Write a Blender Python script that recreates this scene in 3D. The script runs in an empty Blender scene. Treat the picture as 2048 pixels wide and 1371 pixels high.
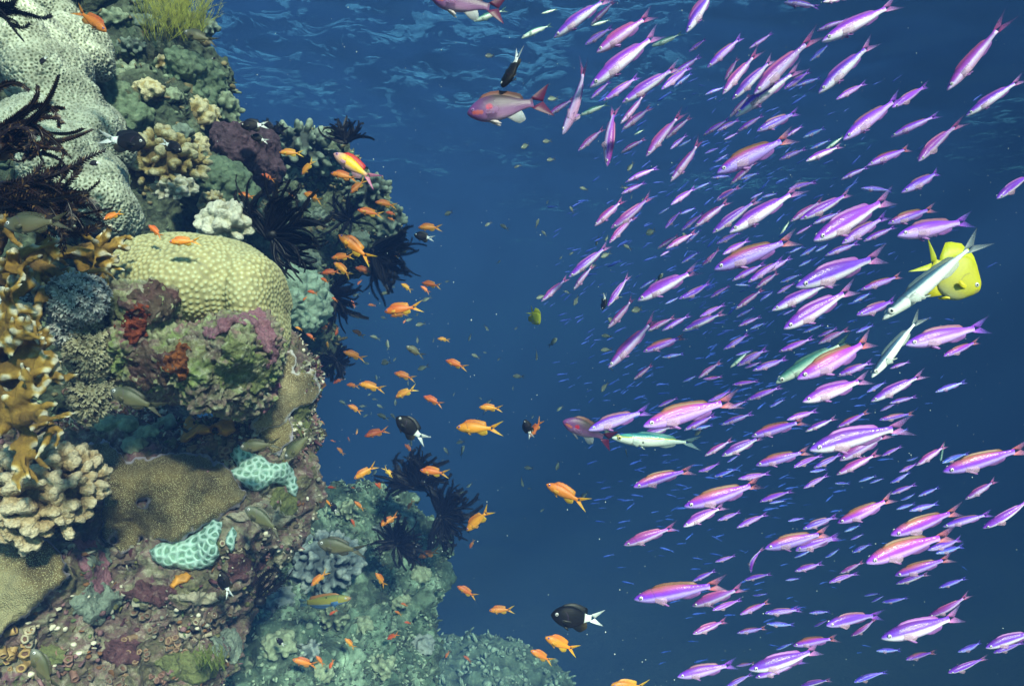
import bpy, bmesh, math, random
import numpy as np
from mathutils import Vector, Matrix, noise
from mathutils.bvhtree import BVHTree
random.seed(7); np.random.seed(7)
R = math.radians
SC = bpy.context.scene
COL = SC.collection
F = 1365.0                                   # focal length in photo pixels (2048 wide)

# ---------------------------------------------------------------- camera, world, sun, exposure
cam_d = bpy.data.cameras.new("Camera"); cam = bpy.data.objects.new("Camera", cam_d); COL.objects.link(cam)
cam_d.sensor_width = 36; cam_d.lens = 24; cam_d.clip_start = 0.02; cam_d.clip_end = 500
cam.location = (0, 0, 0); cam.rotation_euler = (R(90), 0, 0); SC.camera = cam

SUN = Vector((0.35, -0.76, 0.545)).normalized()
w = bpy.data.worlds.new("World"); SC.world = w; w.use_nodes = True
nt = w.node_tree; nt.nodes.clear()
sky = nt.nodes.new('ShaderNodeTexSky'); sky.sky_type = 'NISHITA'; sky.sun_disc = False
sky.sun_elevation = math.asin(SUN.z); sky.sun_rotation = math.atan2(SUN.x, SUN.y)
tint = nt.nodes.new('ShaderNodeMixRGB'); tint.blend_type = 'MULTIPLY'; tint.inputs[0].default_value = 1
tint.inputs[2].default_value = (0.42, 0.86, 1.0, 1)          # daylight that has come down through sea water
bgn = nt.nodes.new('ShaderNodeBackground'); bgn.inputs[1].default_value = 0.08
wo = nt.nodes.new('ShaderNodeOutputWorld')
nt.links.new(sky.outputs[0], tint.inputs[1]); nt.links.new(tint.outputs[0], bgn.inputs[0]); nt.links.new(bgn.outputs[0], wo.inputs[0])
sd = bpy.data.lights.new("Sun", 'SUN'); sd.energy = 5.0; sd.angle = R(5); sd.color = (1.0, 0.93, 0.80)
so = bpy.data.objects.new("Sun", sd); COL.objects.link(so); so.rotation_euler = SUN.to_track_quat('Z', 'Y').to_euler()
SC.view_settings.view_transform = 'Standard'; SC.view_settings.look = 'None'; SC.view_settings.exposure = 1.92; SC.view_settings.gamma = 1
SC.cycles.use_denoising = True; SC.cycles.volume_bounces = 0; SC.cycles.max_bounces = 5
SC.cycles.transparent_max_bounces = 16; SC.cycles.diffuse_bounces = 2; SC.cycles.glossy_bounces = 2
SC.cycles.caustics_reflective = False; SC.cycles.caustics_refractive = False

# ---------------------------------------------------------------- helpers
def at(px, py, Y): return Vector(((px - 1024) / F * Y, Y, -(py - 685.5) / F * Y))
def ray(px, py): return Vector(((px - 1024) / F, 1, -(py - 685.5) / F))
def topx(p): return (1024 + p[0] / p[1] * F, 685.5 - p[2] / p[1] * F)
def tag(o, label=None, cat=None, group=None, kind=None):
    if label: o['label'] = label
    if cat: o['category'] = cat
    if group: o['group'] = group
    if kind: o['kind'] = kind
    return o
def mesh(name, V, Fc, mats, smooth=True, mi=None):
    me = bpy.data.meshes.new(name)
    me.from_pydata([tuple(v) for v in V], [], [tuple(f) for f in Fc])
    for m in (mats if isinstance(mats, (list, tuple)) else [mats]): me.materials.append(m)
    if smooth: me.polygons.foreach_set('use_smooth', [True] * len(me.polygons))
    if mi is not None: me.polygons.foreach_set('material_index', [int(i) for i in mi])
    me.update(); return me
def link(name, me, parent=None, loc=None):
    o = bpy.data.objects.new(name, me); COL.objects.link(o)
    if parent: o.parent = parent
    if loc is not None: o.location = loc
    return o
def attr(me, name, vals):
    a = me.attributes.new(name, 'FLOAT', 'POINT'); a.data.foreach_set('value', np.asarray(vals, dtype=np.float32))
def ico(sub):
    b = bmesh.new(); bmesh.ops.create_icosphere(b, subdivisions=sub, radius=1)
    v = np.array([x.co[:] for x in b.verts]); f = np.array([[x.index for x in q.verts] for q in b.faces]); b.free(); return v, f
IC1, IC2, IC3 = ico(1), ico(2), ico(3)
class MB:
    def __init__(s): s.V = []; s.F = []; s.n = 0; s.A = []; s.M = []
    def add(s, v, f, a=0.0, m=0):
        v = np.asarray(v, float); s.V.append(v); s.F += [tuple(int(i) + s.n for i in q) for q in f]; s.n += len(v)
        s.A.append(np.full(len(v), a) if np.isscalar(a) else np.asarray(a)); s.M += [m] * len(f)
    def ell(s, c, rad, rot=None, t=IC2, a=0.0):
        v = t[0] * np.asarray(rad)
        if rot is not None: v = v @ np.array(rot).T
        s.add(v + np.asarray(c), t[1], a)
    def tube(s, pts, rad, n=6, a=None, m=0):
        pts = [Vector(p) for p in pts]; V = []; Fc = []; A = []
        up = Vector((0.13, 0.31, 0.94))
        for i, p in enumerate(pts):
            d = (pts[min(i + 1, len(pts) - 1)] - pts[max(i - 1, 0)]).normalized()
            x = d.cross(up)
            if x.length < 1e-4: x = d.cross(Vector((1, 0, 0)))
            x.normalize(); y = d.cross(x)
            for k in range(n):
                t = 2 * math.pi * k / n; V.append(p + (x * math.cos(t) + y * math.sin(t)) * rad[i]); A.append(a[i] if a is not None else 0)
        for i in range(len(pts) - 1):
            for k in range(n): Fc.append((i * n + k, i * n + (k + 1) % n, (i + 1) * n + (k + 1) % n, (i + 1) * n + k))
        Fc.append(tuple(range(n - 1, -1, -1))); Fc.append(tuple((len(pts) - 1) * n + k for k in range(n)))
        s.add([v[:] for v in V], Fc, np.array(A), m)
    def me(s, name, mats, smooth=True):
        m = mesh(name, np.concatenate(s.V), s.F, mats, smooth, s.M); attr(m, 'a', np.concatenate(s.A)); return m
def remesh(mb, voxel):
    me = mesh('tmp', np.concatenate(mb.V), mb.F, [], False); o = link('tmp', me)
    md = o.modifiers.new('r', 'REMESH'); md.mode = 'VOXEL'; md.voxel_size = voxel; md.adaptivity = 0
    dg = bpy.context.evaluated_depsgraph_get(); ev = bpy.data.meshes.new_from_object(o.evaluated_get(dg))
    bpy.data.objects.remove(o); bpy.data.meshes.remove(me); return ev
def displace(me, fn, smooth_it=0):
    """fn(pos, normal) -> (offset along normal, attribute a)"""
    n = len(me.vertices); co = np.empty(n * 3); me.vertices.foreach_get('co', co); co = co.reshape(-1, 3)
    nr = np.empty(n * 3); me.vertices.foreach_get('normal', nr); nr = nr.reshape(-1, 3)
    if smooth_it:
        ed = np.empty(len(me.edges) * 2, dtype=np.int32); me.edges.foreach_get('vertices', ed); ed = ed.reshape(-1, 2)
        deg = np.bincount(ed.ravel(), minlength=n).clip(1)
        for _ in range(smooth_it):
            acc = np.zeros_like(co); np.add.at(acc, ed[:, 0], co[ed[:, 1]]); np.add.at(acc, ed[:, 1], co[ed[:, 0]])
            co = co * .4 + .6 * acc / deg[:, None]
    off = np.zeros(n); A = np.zeros(n)
    for i in range(n):
        off[i], A[i] = fn(Vector(co[i]), nr[i])
    co += nr * off[:, None]
    me.vertices.foreach_set('co', co.ravel()); me.update(); attr(me, 'a', A)
    me.polygons.foreach_set('use_smooth', [True] * len(me.polygons)); return me
def ell_list(ells, t=IC3):
    mb = MB()
    for e in ells:
        cx, cy, rx, ry, Y, rd = e[:6]; rot = R(e[6]) if len(e) > 6 else 0
        s = Y / F; c, q = math.cos(rot), math.sin(rot)
        mb.ell(at(cx, cy, Y), (rx * s, rd, ry * s), [[c, 0, -q], [0, 1, 0], [q, 0, c]], t)
    return mb
fr = lambda p, o=3: noise.fractal(p, 0.9, 2.1, o)
def vor(p): return noise.voronoi(p)[0]

# ---------------------------------------------------------------- materials
def newmat(name):
    m = bpy.data.materials.new(name); m.use_nodes = True; n = m.node_tree
    for x in list(n.nodes): n.nodes.remove(x)
    o = n.nodes.new('ShaderNodeOutputMaterial'); b = n.nodes.new('ShaderNodeBsdfPrincipled'); n.links.new(b.outputs[0], o.inputs[0])
    return m, n, b, o
class G:
    """tiny node-graph helper"""
    def __init__(s, n): s.n = n; s.L = n.links.new
    def new(s, t, **k):
        x = s.n.nodes.new(t)
        for a, b in k.items(): setattr(x, a, b)
        return x
    def put(s, sock, v):
        if hasattr(v, 'links'): s.L(v, sock)
        elif isinstance(v, (tuple, list)) and len(v) == 3 and len(sock.default_value) == 4: sock.default_value = (*v, 1)
        else: sock.default_value = v
    def coord(s): return s.new('ShaderNodeTexCoord').outputs['Object']
    def noise(s, vec, scale, det=4, rough=.55, dist=0):
        x = s.new('ShaderNodeTexNoise'); s.L(vec, x.inputs['Vector']); x.inputs['Scale'].default_value = scale
        x.inputs['Detail'].default_value = det; x.inputs['Roughness'].default_value = rough; x.inputs['Distortion'].default_value = dist
        return x.outputs['Fac']
    def vor(s, vec, scale, feat='F1', rand=1, out='Distance'):
        x = s.new('ShaderNodeTexVoronoi', feature=feat); s.L(vec, x.inputs['Vector']); x.inputs['Scale'].default_value = scale
        x.inputs['Randomness'].default_value = rand; return x.outputs[out]
    def ramp(s, fac, stops, interp='LINEAR'):
        x = s.new('ShaderNodeValToRGB'); cr = x.color_ramp; cr.interpolation = interp
        while len(cr.elements) < len(stops): cr.elements.new(0.5)
        for e, (p, c) in zip(cr.elements, stops):
            e.position = p; e.color = (*c, 1) if isinstance(c, (tuple, list)) else (c, c, c, 1)
        s.L(fac, x.inputs[0]); return x.outputs[0]
    def mix(s, f, a, b, mode='MIX'):
        x = s.new('ShaderNodeMixRGB', blend_type=mode); s.put(x.inputs[0], f); s.put(x.inputs[1], a); s.put(x.inputs[2], b); return x.outputs[0]
    def math(s, op, a, b=0.0, clamp=False):
        x = s.new('ShaderNodeMath', operation=op, use_clamp=clamp); s.put(x.inputs[0], a); s.put(x.inputs[1], b); return x.outputs[0]
    def mapr(s, v, a, b, c=0.0, d=1.0):
        x = s.new('ShaderNodeMapRange'); s.put(x.inputs[0], v)
        for i, q in enumerate((a, b, c, d)): x.inputs[i + 1].default_value = q
        return x.outputs[0]
    def attr(s, name): return s.new('ShaderNodeAttribute', attribute_name=name).outputs['Fac']
    def bump(s, h, st, dist, prev=None):
        x = s.new('ShaderNodeBump'); x.inputs['Strength'].default_value = st; x.inputs['Distance'].default_value = dist
        s.L(h, x.inputs['Height'])
        if prev is not None: s.L(prev, x.inputs['Normal'])
        return x.outputs[0]
def rock_mat(name, cols, big=9, fine=60, pale=(.45, .45, .38), palef=.6, spots=None, bmp=.012):
    m, n, b, o = newmat(name); g = G(n); c = g.coord()
    base = g.ramp(g.noise(c, big, 6, .62, .6), [(0.28 + .44 * i / (len(cols) - 1), k) for i, k in enumerate(cols)])
    if spots:
        for i, (sc, col, lo, hi) in enumerate(spots):
            mp = g.new('ShaderNodeMapping'); mp.inputs['Location'].default_value = (i * 3.7 + 1, i * 1.3, 2.2); g.L(c, mp.inputs['Vector'])
            base = g.mix(g.mapr(g.noise(mp.outputs[0], sc, 5, .65), lo, hi), base, col)
    f = g.noise(c, fine, 8, .7)
    base = g.mix(g.mapr(f, .52, .72, 0, palef), base, pale)
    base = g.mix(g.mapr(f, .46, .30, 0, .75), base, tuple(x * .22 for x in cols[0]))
    base = g.mix(g.mapr(g.attr('a'), .0, -1.0, 0, .7), base, tuple(x * .3 for x in cols[0]))     # darker in the pits
    v = g.vor(c, fine * 1.6); g.put(b.inputs['Base Color'], base); b.inputs['Roughness'].default_value = .85
    h = g.math('ADD', f, g.math('MULTIPLY', v, .5))
    g.L(g.bump(g.noise(c, fine * 5, 4, .7), .6, .003, g.bump(h, .9, bmp)), b.inputs['Normal'])
    return m
def plain_mat(name, col, rough=.6, spec=.5, var=.0, sc=40, bmp=None):
    m, n, b, o = newmat(name); g = G(n); c = g.coord()
    f = g.noise(c, sc, 4)
    g.put(b.inputs['Base Color'], g.mix(g.mapr(f, .3, .7), tuple(x * (1 - var) for x in col), tuple(min(1, x * (1 + var)) for x in col)))
    b.inputs['Roughness'].default_value = rough; b.inputs['Specular IOR Level'].default_value = spec
    if bmp: g.L(g.bump(f, .8, bmp), b.inputs['Normal'])
    return m
def attr_mat(name, stops, sc=60, var=.35, rough=.75, bmp=.003, patch=None, gran=0):
    """colour from the mesh's own growth attribute (polyp centre / rim / branch tip) broken up by noise"""
    m, n, b, o = newmat(name); g = G(n); c = g.coord()
    base = g.ramp(g.attr('a'), stops); f = g.noise(c, sc, 6, .65)
    base = g.mix(g.mapr(f, .35, .65, var, 0), base, tuple(x * .35 for x in stops[0][1]))
    if patch: base = g.mix(g.mapr(g.noise(c, patch[0], 5, .6), patch[2], patch[3]), base, patch[1])
    g.put(b.inputs['Base Color'], base); b.inputs['Roughness'].default_value = rough
    nb = g.bump(g.noise(c, sc * 3, 5, .7), .8, bmp)
    if gran: nb = g.bump(g.math('MULTIPLY', g.vor(c, gran), -1), .45, .004, nb)
    g.L(nb, b.inputs['Normal']); return m
# ---------------------------------------------------------------- water surface, sea bed
def water_surface():
    h = 4.5; xs = np.sinh(np.linspace(-3, 3, 241)) * 5.6; ys = np.concatenate([np.linspace(-6, 22, 180), 22 + np.linspace(.02, 1, 60) ** 1.7 * 55])
    V = []; 
    for y in ys:
        for x in xs:
            p = Vector((x, y, 0))
            V.append((x, y, h + .08 * noise.noise(p * .35) + .04 * noise.noise(Vector((x * 1.1 + 4, y * 1.5, 3))) + .012 * noise.noise(Vector((x * 2.2, y * 2.8, 8)))))
    nx = len(xs)
    Fc = [(j * nx + i, j * nx + i + 1, (j + 1) * nx + i + 1, (j + 1) * nx + i) for j in range(len(ys) - 1) for i in range(nx - 1)]
    m = bpy.data.materials.new('water'); m.use_nodes = True; n = m.node_tree; n.nodes.clear(); g = G(n)
    o = g.new('ShaderNodeOutputMaterial'); tr = g.new('ShaderNodeBsdfTransparent'); gl = g.new('ShaderNodeBsdfGlossy'); mx = g.new('ShaderNodeMixShader')
    gl.inputs['Roughness'].default_value = .16; gl.inputs['Color'].default_value = (.75, .88, .95, 1); tr.inputs['Color'].default_value = (1, 1, 1, 1)
    c = g.coord(); f1 = g.noise(c, 1.5, 6, .66, 1.6); f2 = g.noise(c, 7, 4, .6, .5)
    sp = g.new('ShaderNodeVectorMath', operation='DISTANCE'); g.L(c, sp.inputs[0]); sp.inputs[1].default_value = (-1.6, 9.5, 4.5)      # ripples steepened round here to place the bright sky patches
    mk = g.math('MAXIMUM', g.math('MULTIPLY', g.mapr(g.noise(c, .22, 3, .6, .5), .54, .72), .7), g.math('MULTIPLY', g.mapr(sp.outputs['Value'], 6.5, 1.0), g.mapr(g.noise(c, .6, 3, .6, .6), .42, .62))); f3 = g.math('MULTIPLY', g.math('MULTIPLY', g.mapr(f1, .54, .78), g.mapr(f2, .35, .75)), mk)
    nb = g.bump(f2, .25, .006, g.bump(f3, 1.0, .27))
    lw = g.new('ShaderNodeLayerWeight'); g.L(nb, lw.inputs['Normal']); lw.inputs['Blend'].default_value = .5; g.L(nb, gl.inputs['Normal'])
    g.L(g.mapr(lw.outputs['Facing'], .45, .475), mx.inputs[0]); g.L(tr.outputs[0], mx.inputs[1]); g.L(gl.outputs[0], mx.inputs[2]); g.L(mx.outputs[0], o.inputs[0])
    tag(link('water', mesh('water', V, Fc, m)), kind='structure')
water_surface()
sb = rock_mat('sand', [(.25, .24, .2), (.32, .3, .25)], 1.5, 12, (.4, .38, .3))
gx = np.linspace(-58, 58, 60); gy = np.linspace(-7, 80, 52)
V = [(x, y, -9 + .5 * noise.noise(Vector((x * .3, y * .3, 1)))) for y in gy for x in gx]
tag(link('sea_floor', mesh('sea_floor', V, [(j * 60 + i, j * 60 + i + 1, (j + 1) * 60 + i + 1, (j + 1) * 60 + i) for j in range(51) for i in range(59)], sb)), kind='structure')

# ---------------------------------------------------------------- reef rock (the terrain the corals grow on)
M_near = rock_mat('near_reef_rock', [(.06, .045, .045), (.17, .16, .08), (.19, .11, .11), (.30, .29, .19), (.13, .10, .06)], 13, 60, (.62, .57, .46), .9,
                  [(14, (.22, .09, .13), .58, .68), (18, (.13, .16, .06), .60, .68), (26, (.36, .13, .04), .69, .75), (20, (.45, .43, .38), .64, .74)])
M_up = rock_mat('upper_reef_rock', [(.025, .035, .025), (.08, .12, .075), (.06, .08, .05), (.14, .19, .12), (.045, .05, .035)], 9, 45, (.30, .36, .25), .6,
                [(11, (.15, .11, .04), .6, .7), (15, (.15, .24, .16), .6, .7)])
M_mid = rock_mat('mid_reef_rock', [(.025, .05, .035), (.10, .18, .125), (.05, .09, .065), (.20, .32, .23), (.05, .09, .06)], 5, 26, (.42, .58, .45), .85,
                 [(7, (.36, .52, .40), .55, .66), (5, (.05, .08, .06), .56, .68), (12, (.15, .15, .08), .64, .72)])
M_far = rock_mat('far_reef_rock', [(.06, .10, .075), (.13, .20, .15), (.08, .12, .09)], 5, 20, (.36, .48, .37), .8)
def rough(a1, a2, a3, s1=6, s2=26, s3=75):
    def fn(p, n):
        f1 = fr(p * s1, 3); v = vor(p * s2); f3 = fr(p * s3, 3); v3 = vor(p * s3 * .8 + Vector((3, 3, 3)))
        pit = min(0, (v[0] - .05) * 2 - .2)
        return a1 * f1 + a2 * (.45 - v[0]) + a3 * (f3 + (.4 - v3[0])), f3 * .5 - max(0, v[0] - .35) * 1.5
    return fn
def rock(name, ells, voxel, fn, mat):
    me = displace(remesh(ell_list(ells), voxel), fn, 2); me.materials.append(mat); o = link(name, me); return tag(o, kind='structure')
rocks = []
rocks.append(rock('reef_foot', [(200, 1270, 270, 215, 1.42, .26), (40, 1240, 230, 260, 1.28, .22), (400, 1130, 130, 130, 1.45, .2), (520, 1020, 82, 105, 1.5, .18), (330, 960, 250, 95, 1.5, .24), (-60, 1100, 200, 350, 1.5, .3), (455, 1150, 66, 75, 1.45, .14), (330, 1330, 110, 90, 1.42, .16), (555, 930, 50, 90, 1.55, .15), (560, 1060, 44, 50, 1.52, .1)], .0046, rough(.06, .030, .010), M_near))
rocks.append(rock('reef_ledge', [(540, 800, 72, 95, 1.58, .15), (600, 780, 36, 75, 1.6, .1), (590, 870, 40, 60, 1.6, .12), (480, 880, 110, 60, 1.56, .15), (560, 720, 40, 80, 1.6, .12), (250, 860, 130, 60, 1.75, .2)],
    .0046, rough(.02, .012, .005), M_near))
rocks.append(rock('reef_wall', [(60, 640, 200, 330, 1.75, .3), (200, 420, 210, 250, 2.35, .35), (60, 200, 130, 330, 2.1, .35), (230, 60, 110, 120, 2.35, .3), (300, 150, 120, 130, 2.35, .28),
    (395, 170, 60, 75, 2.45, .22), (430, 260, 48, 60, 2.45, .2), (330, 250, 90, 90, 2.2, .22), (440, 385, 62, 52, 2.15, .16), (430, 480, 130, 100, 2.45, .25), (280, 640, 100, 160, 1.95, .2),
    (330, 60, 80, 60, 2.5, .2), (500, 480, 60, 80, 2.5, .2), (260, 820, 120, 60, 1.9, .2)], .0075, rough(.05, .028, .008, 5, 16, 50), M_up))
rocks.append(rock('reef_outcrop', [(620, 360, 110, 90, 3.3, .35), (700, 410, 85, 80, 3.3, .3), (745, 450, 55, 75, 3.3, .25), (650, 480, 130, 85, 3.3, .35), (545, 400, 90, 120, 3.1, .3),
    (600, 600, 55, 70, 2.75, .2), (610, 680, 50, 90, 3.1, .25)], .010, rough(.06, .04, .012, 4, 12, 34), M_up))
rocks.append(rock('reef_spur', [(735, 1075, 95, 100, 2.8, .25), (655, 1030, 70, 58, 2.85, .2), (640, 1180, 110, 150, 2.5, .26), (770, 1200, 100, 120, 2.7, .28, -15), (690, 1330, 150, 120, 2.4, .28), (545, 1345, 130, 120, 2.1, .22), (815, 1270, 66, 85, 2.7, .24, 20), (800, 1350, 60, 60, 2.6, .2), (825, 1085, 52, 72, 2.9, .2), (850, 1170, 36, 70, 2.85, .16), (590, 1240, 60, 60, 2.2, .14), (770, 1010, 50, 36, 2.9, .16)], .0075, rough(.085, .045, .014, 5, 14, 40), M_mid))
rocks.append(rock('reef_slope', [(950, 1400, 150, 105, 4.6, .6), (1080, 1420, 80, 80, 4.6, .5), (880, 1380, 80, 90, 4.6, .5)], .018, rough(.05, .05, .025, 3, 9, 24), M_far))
def bvh_of(objs):
    V = []; Fc = []; n = 0
    for o in objs:
        me = o.data; co = np.empty(len(me.vertices) * 3); me.vertices.foreach_get('co', co); V.append(co.reshape(-1, 3))
        Fc += [[i + n for i in p.vertices] for p in me.polygons]; n += len(me.vertices)
    return BVHTree.FromPolygons([tuple(v) for v in np.concatenate(V)], Fc)
BV = bvh_of(rocks)
corals = []
def hit(px, py, bv=None):
    l, nn, i, d = (bv or BV).ray_cast(Vector((0, 0, 0)), ray(px, py).normalized()); return (l, nn)
def blob(name, ells, voxel, fn, mats, label, cat, sm=2, group=None):
    me = displace(remesh(ell_list(ells), voxel), fn, sm)
    for m in (mats if isinstance(mats, list) else [mats]): me.materials.append(m)
    o = link(name, me); corals.append(o); return tag(o, label, cat, group)

# ---------------------------------------------------------------- honeycomb corals upper left
def poisson(me, r, seed=1):
    n = len(me.vertices); co = np.empty(n * 3); me.vertices.foreach_get('co', co); co = co.reshape(-1, 3); rnd = random.Random(seed); order = list(range(n)); rnd.shuffle(order); grid = {}; pts = []
    for i in order:
        p = co[i]; k = tuple((p // r).astype(int)); ok = True
        for dx in (-1, 0, 1):
            for dy in (-1, 0, 1):
                for dz in (-1, 0, 1):
                    for q in grid.get((k[0] + dx, k[1] + dy, k[2] + dz), ()):
                        if (p[0] - q[0]) ** 2 + (p[1] - q[1]) ** 2 + (p[2] - q[2]) ** 2 < r * r: ok = False; break
                    if not ok: break
                if not ok: break
            if not ok: break
        if ok: grid.setdefault(k, []).append(p); pts.append(p)
    from mathutils.kdtree import KDTree
    kd = KDTree(len(pts)); [kd.insert(p, i) for i, p in enumerate(pts)]; kd.balance(); return kd
def colony(name, ells, voxel, r, prof, low, ls, mats, label, sm=3):
    """massive coral: polyps spread evenly over the whole skin at spacing r; prof(d / r) -> height"""
    me = displace(remesh(ell_list(ells), voxel), lambda p, n: (low * fr(p * ls, 2), 0), sm + 8); me.attributes.remove(me.attributes['a']); kd = poisson(me, r)
    def fn(p, n):
        l = kd.find_n(p, 2); d = l[0][2] / r; e = (l[1][2] - l[0][2]) / r
        return prof(d, e), d
    me = displace(me, fn); me.materials.append(mats); o = link(name, me); corals.append(o); return tag(o, label, 'coral')
def cups(scale, amp, low=.012, ls=9):
    def fn(p, n):
        v = vor(p * scale); d = v[0]; rim = math.exp(-((d - .42) / .16) ** 2)
        return low * fr(p * ls, 2) + amp * (rim - .5 - .6 * math.exp(-(d / .2) ** 2)), d
    return fn
M_honey = attr_mat('honeycomb_coral', [(0, (.09, .11, .06)), (.22, (.22, .25, .16)), (.42, (.60, .64, .53)), (.60, (.64, .68, .57)), (.85, (.17, .20, .14))], 16, .6, .8, .0015)
hp = lambda d, e: .0054 * (math.exp(-((d - .40) / .15) ** 2) - .9 * math.exp(-(d / .17) ** 2)) - .0035 * max(0, d - .55)
colony('honeycomb_coral', [(120, 180, 178, 66, 1.62, .12, -57), (70, 130, 110, 60, 1.66, .12, -62), (185, 275, 72, 48, 1.58, .1, -50), (60, 60, 40, 40, 1.68, .1)], .0025, .0088, hp, .040, 8, M_honey,
     'large pale green honeycomb coral slab sloping down from the top left corner')
colony('honeycomb_coral', [(140, 320, 140, 72, 1.5, .12, -42), (212, 390, 84, 44, 1.5, .09, -75), (180, 420, 60, 55, 1.52, .09), (90, 270, 80, 60, 1.52, .11, -40)], .0025, .0085, hp, .040, 8, M_honey,
     'pale honeycomb coral slab just behind the dark feather star at the left edge')
colony('honeycomb_coral', [(158, 95, 52, 62, 1.85, .1), (190, 120, 28, 40, 1.85, .07)], .003, .010, hp, .015, 9, M_honey, 'small honeycomb coral knob below the orange fish at the top')
colony('honeycomb_coral', [(100, 22, 48, 40, 1.85, .09), (145, 40, 20, 30, 1.85, .06)], .003, .010, hp, .015, 9, M_honey, 'shaded honeycomb coral lump cut by the top edge')

# ---------------------------------------------------------------- brain coral boulder
M_brain = attr_mat('brain_coral', [(0, (.60, .66, .46)), (.16, (.50, .52, .32)), (.36, (.44, .40, .20)), (.58, (.34, .30, .13)), (.85, (.25, .22, .10))], 12, .4, .65, .0015, (9, (.24, .22, .12), .57, .70))
bp = lambda d, e: .0026 * math.exp(-(d / .36) ** 2) + .0012 * math.exp(-((d - .30) / .1) ** 2) - .001 * math.exp(-(d / .1) ** 2)
colony('brain_coral', [(402, 576, 160, 106, 1.36, .15), (395, 538, 140, 64, 1.40, .15), (308, 562, 70, 62, 1.37, .12), (515, 590, 54, 90, 1.35, .12, 12), (545, 650, 28, 62, 1.35, .09)], .0020, .0086, bp, .020, 6, M_brain,
     'big round yellow-green brain coral with raised polyps on a crusted boulder')
M_dead = rock_mat('crusted_boulder_rock', [(.10, .08, .06), (.24, .25, .11), (.22, .15, .14), (.34, .37, .20), (.18, .13, .10)], 12, 62, (.62, .63, .48), .9,
                  [(16, (.26, .34, .11), .52, .62), (11, (.34, .11, .18), .58, .66), (22, (.42, .36, .34), .68, .75)])
BOULDER = blob('coral_boulder', [(430, 728, 114, 98, 1.26, .16), (492, 698, 70, 72, 1.25, .14), (322, 692, 78, 94, 1.27, .15), (284, 622, 50, 58, 1.24, .10), (330, 615, 40, 40, 1.23, .08), (450, 785, 74, 52, 1.25, .12), (345, 760, 52, 44, 1.27, .11)],
    .0028, rough(.030, .012, .008, 8, 55, 110), M_dead, 'dead crusted boulder under the brain coral with green, pink and red growth', 'boulder')

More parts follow.
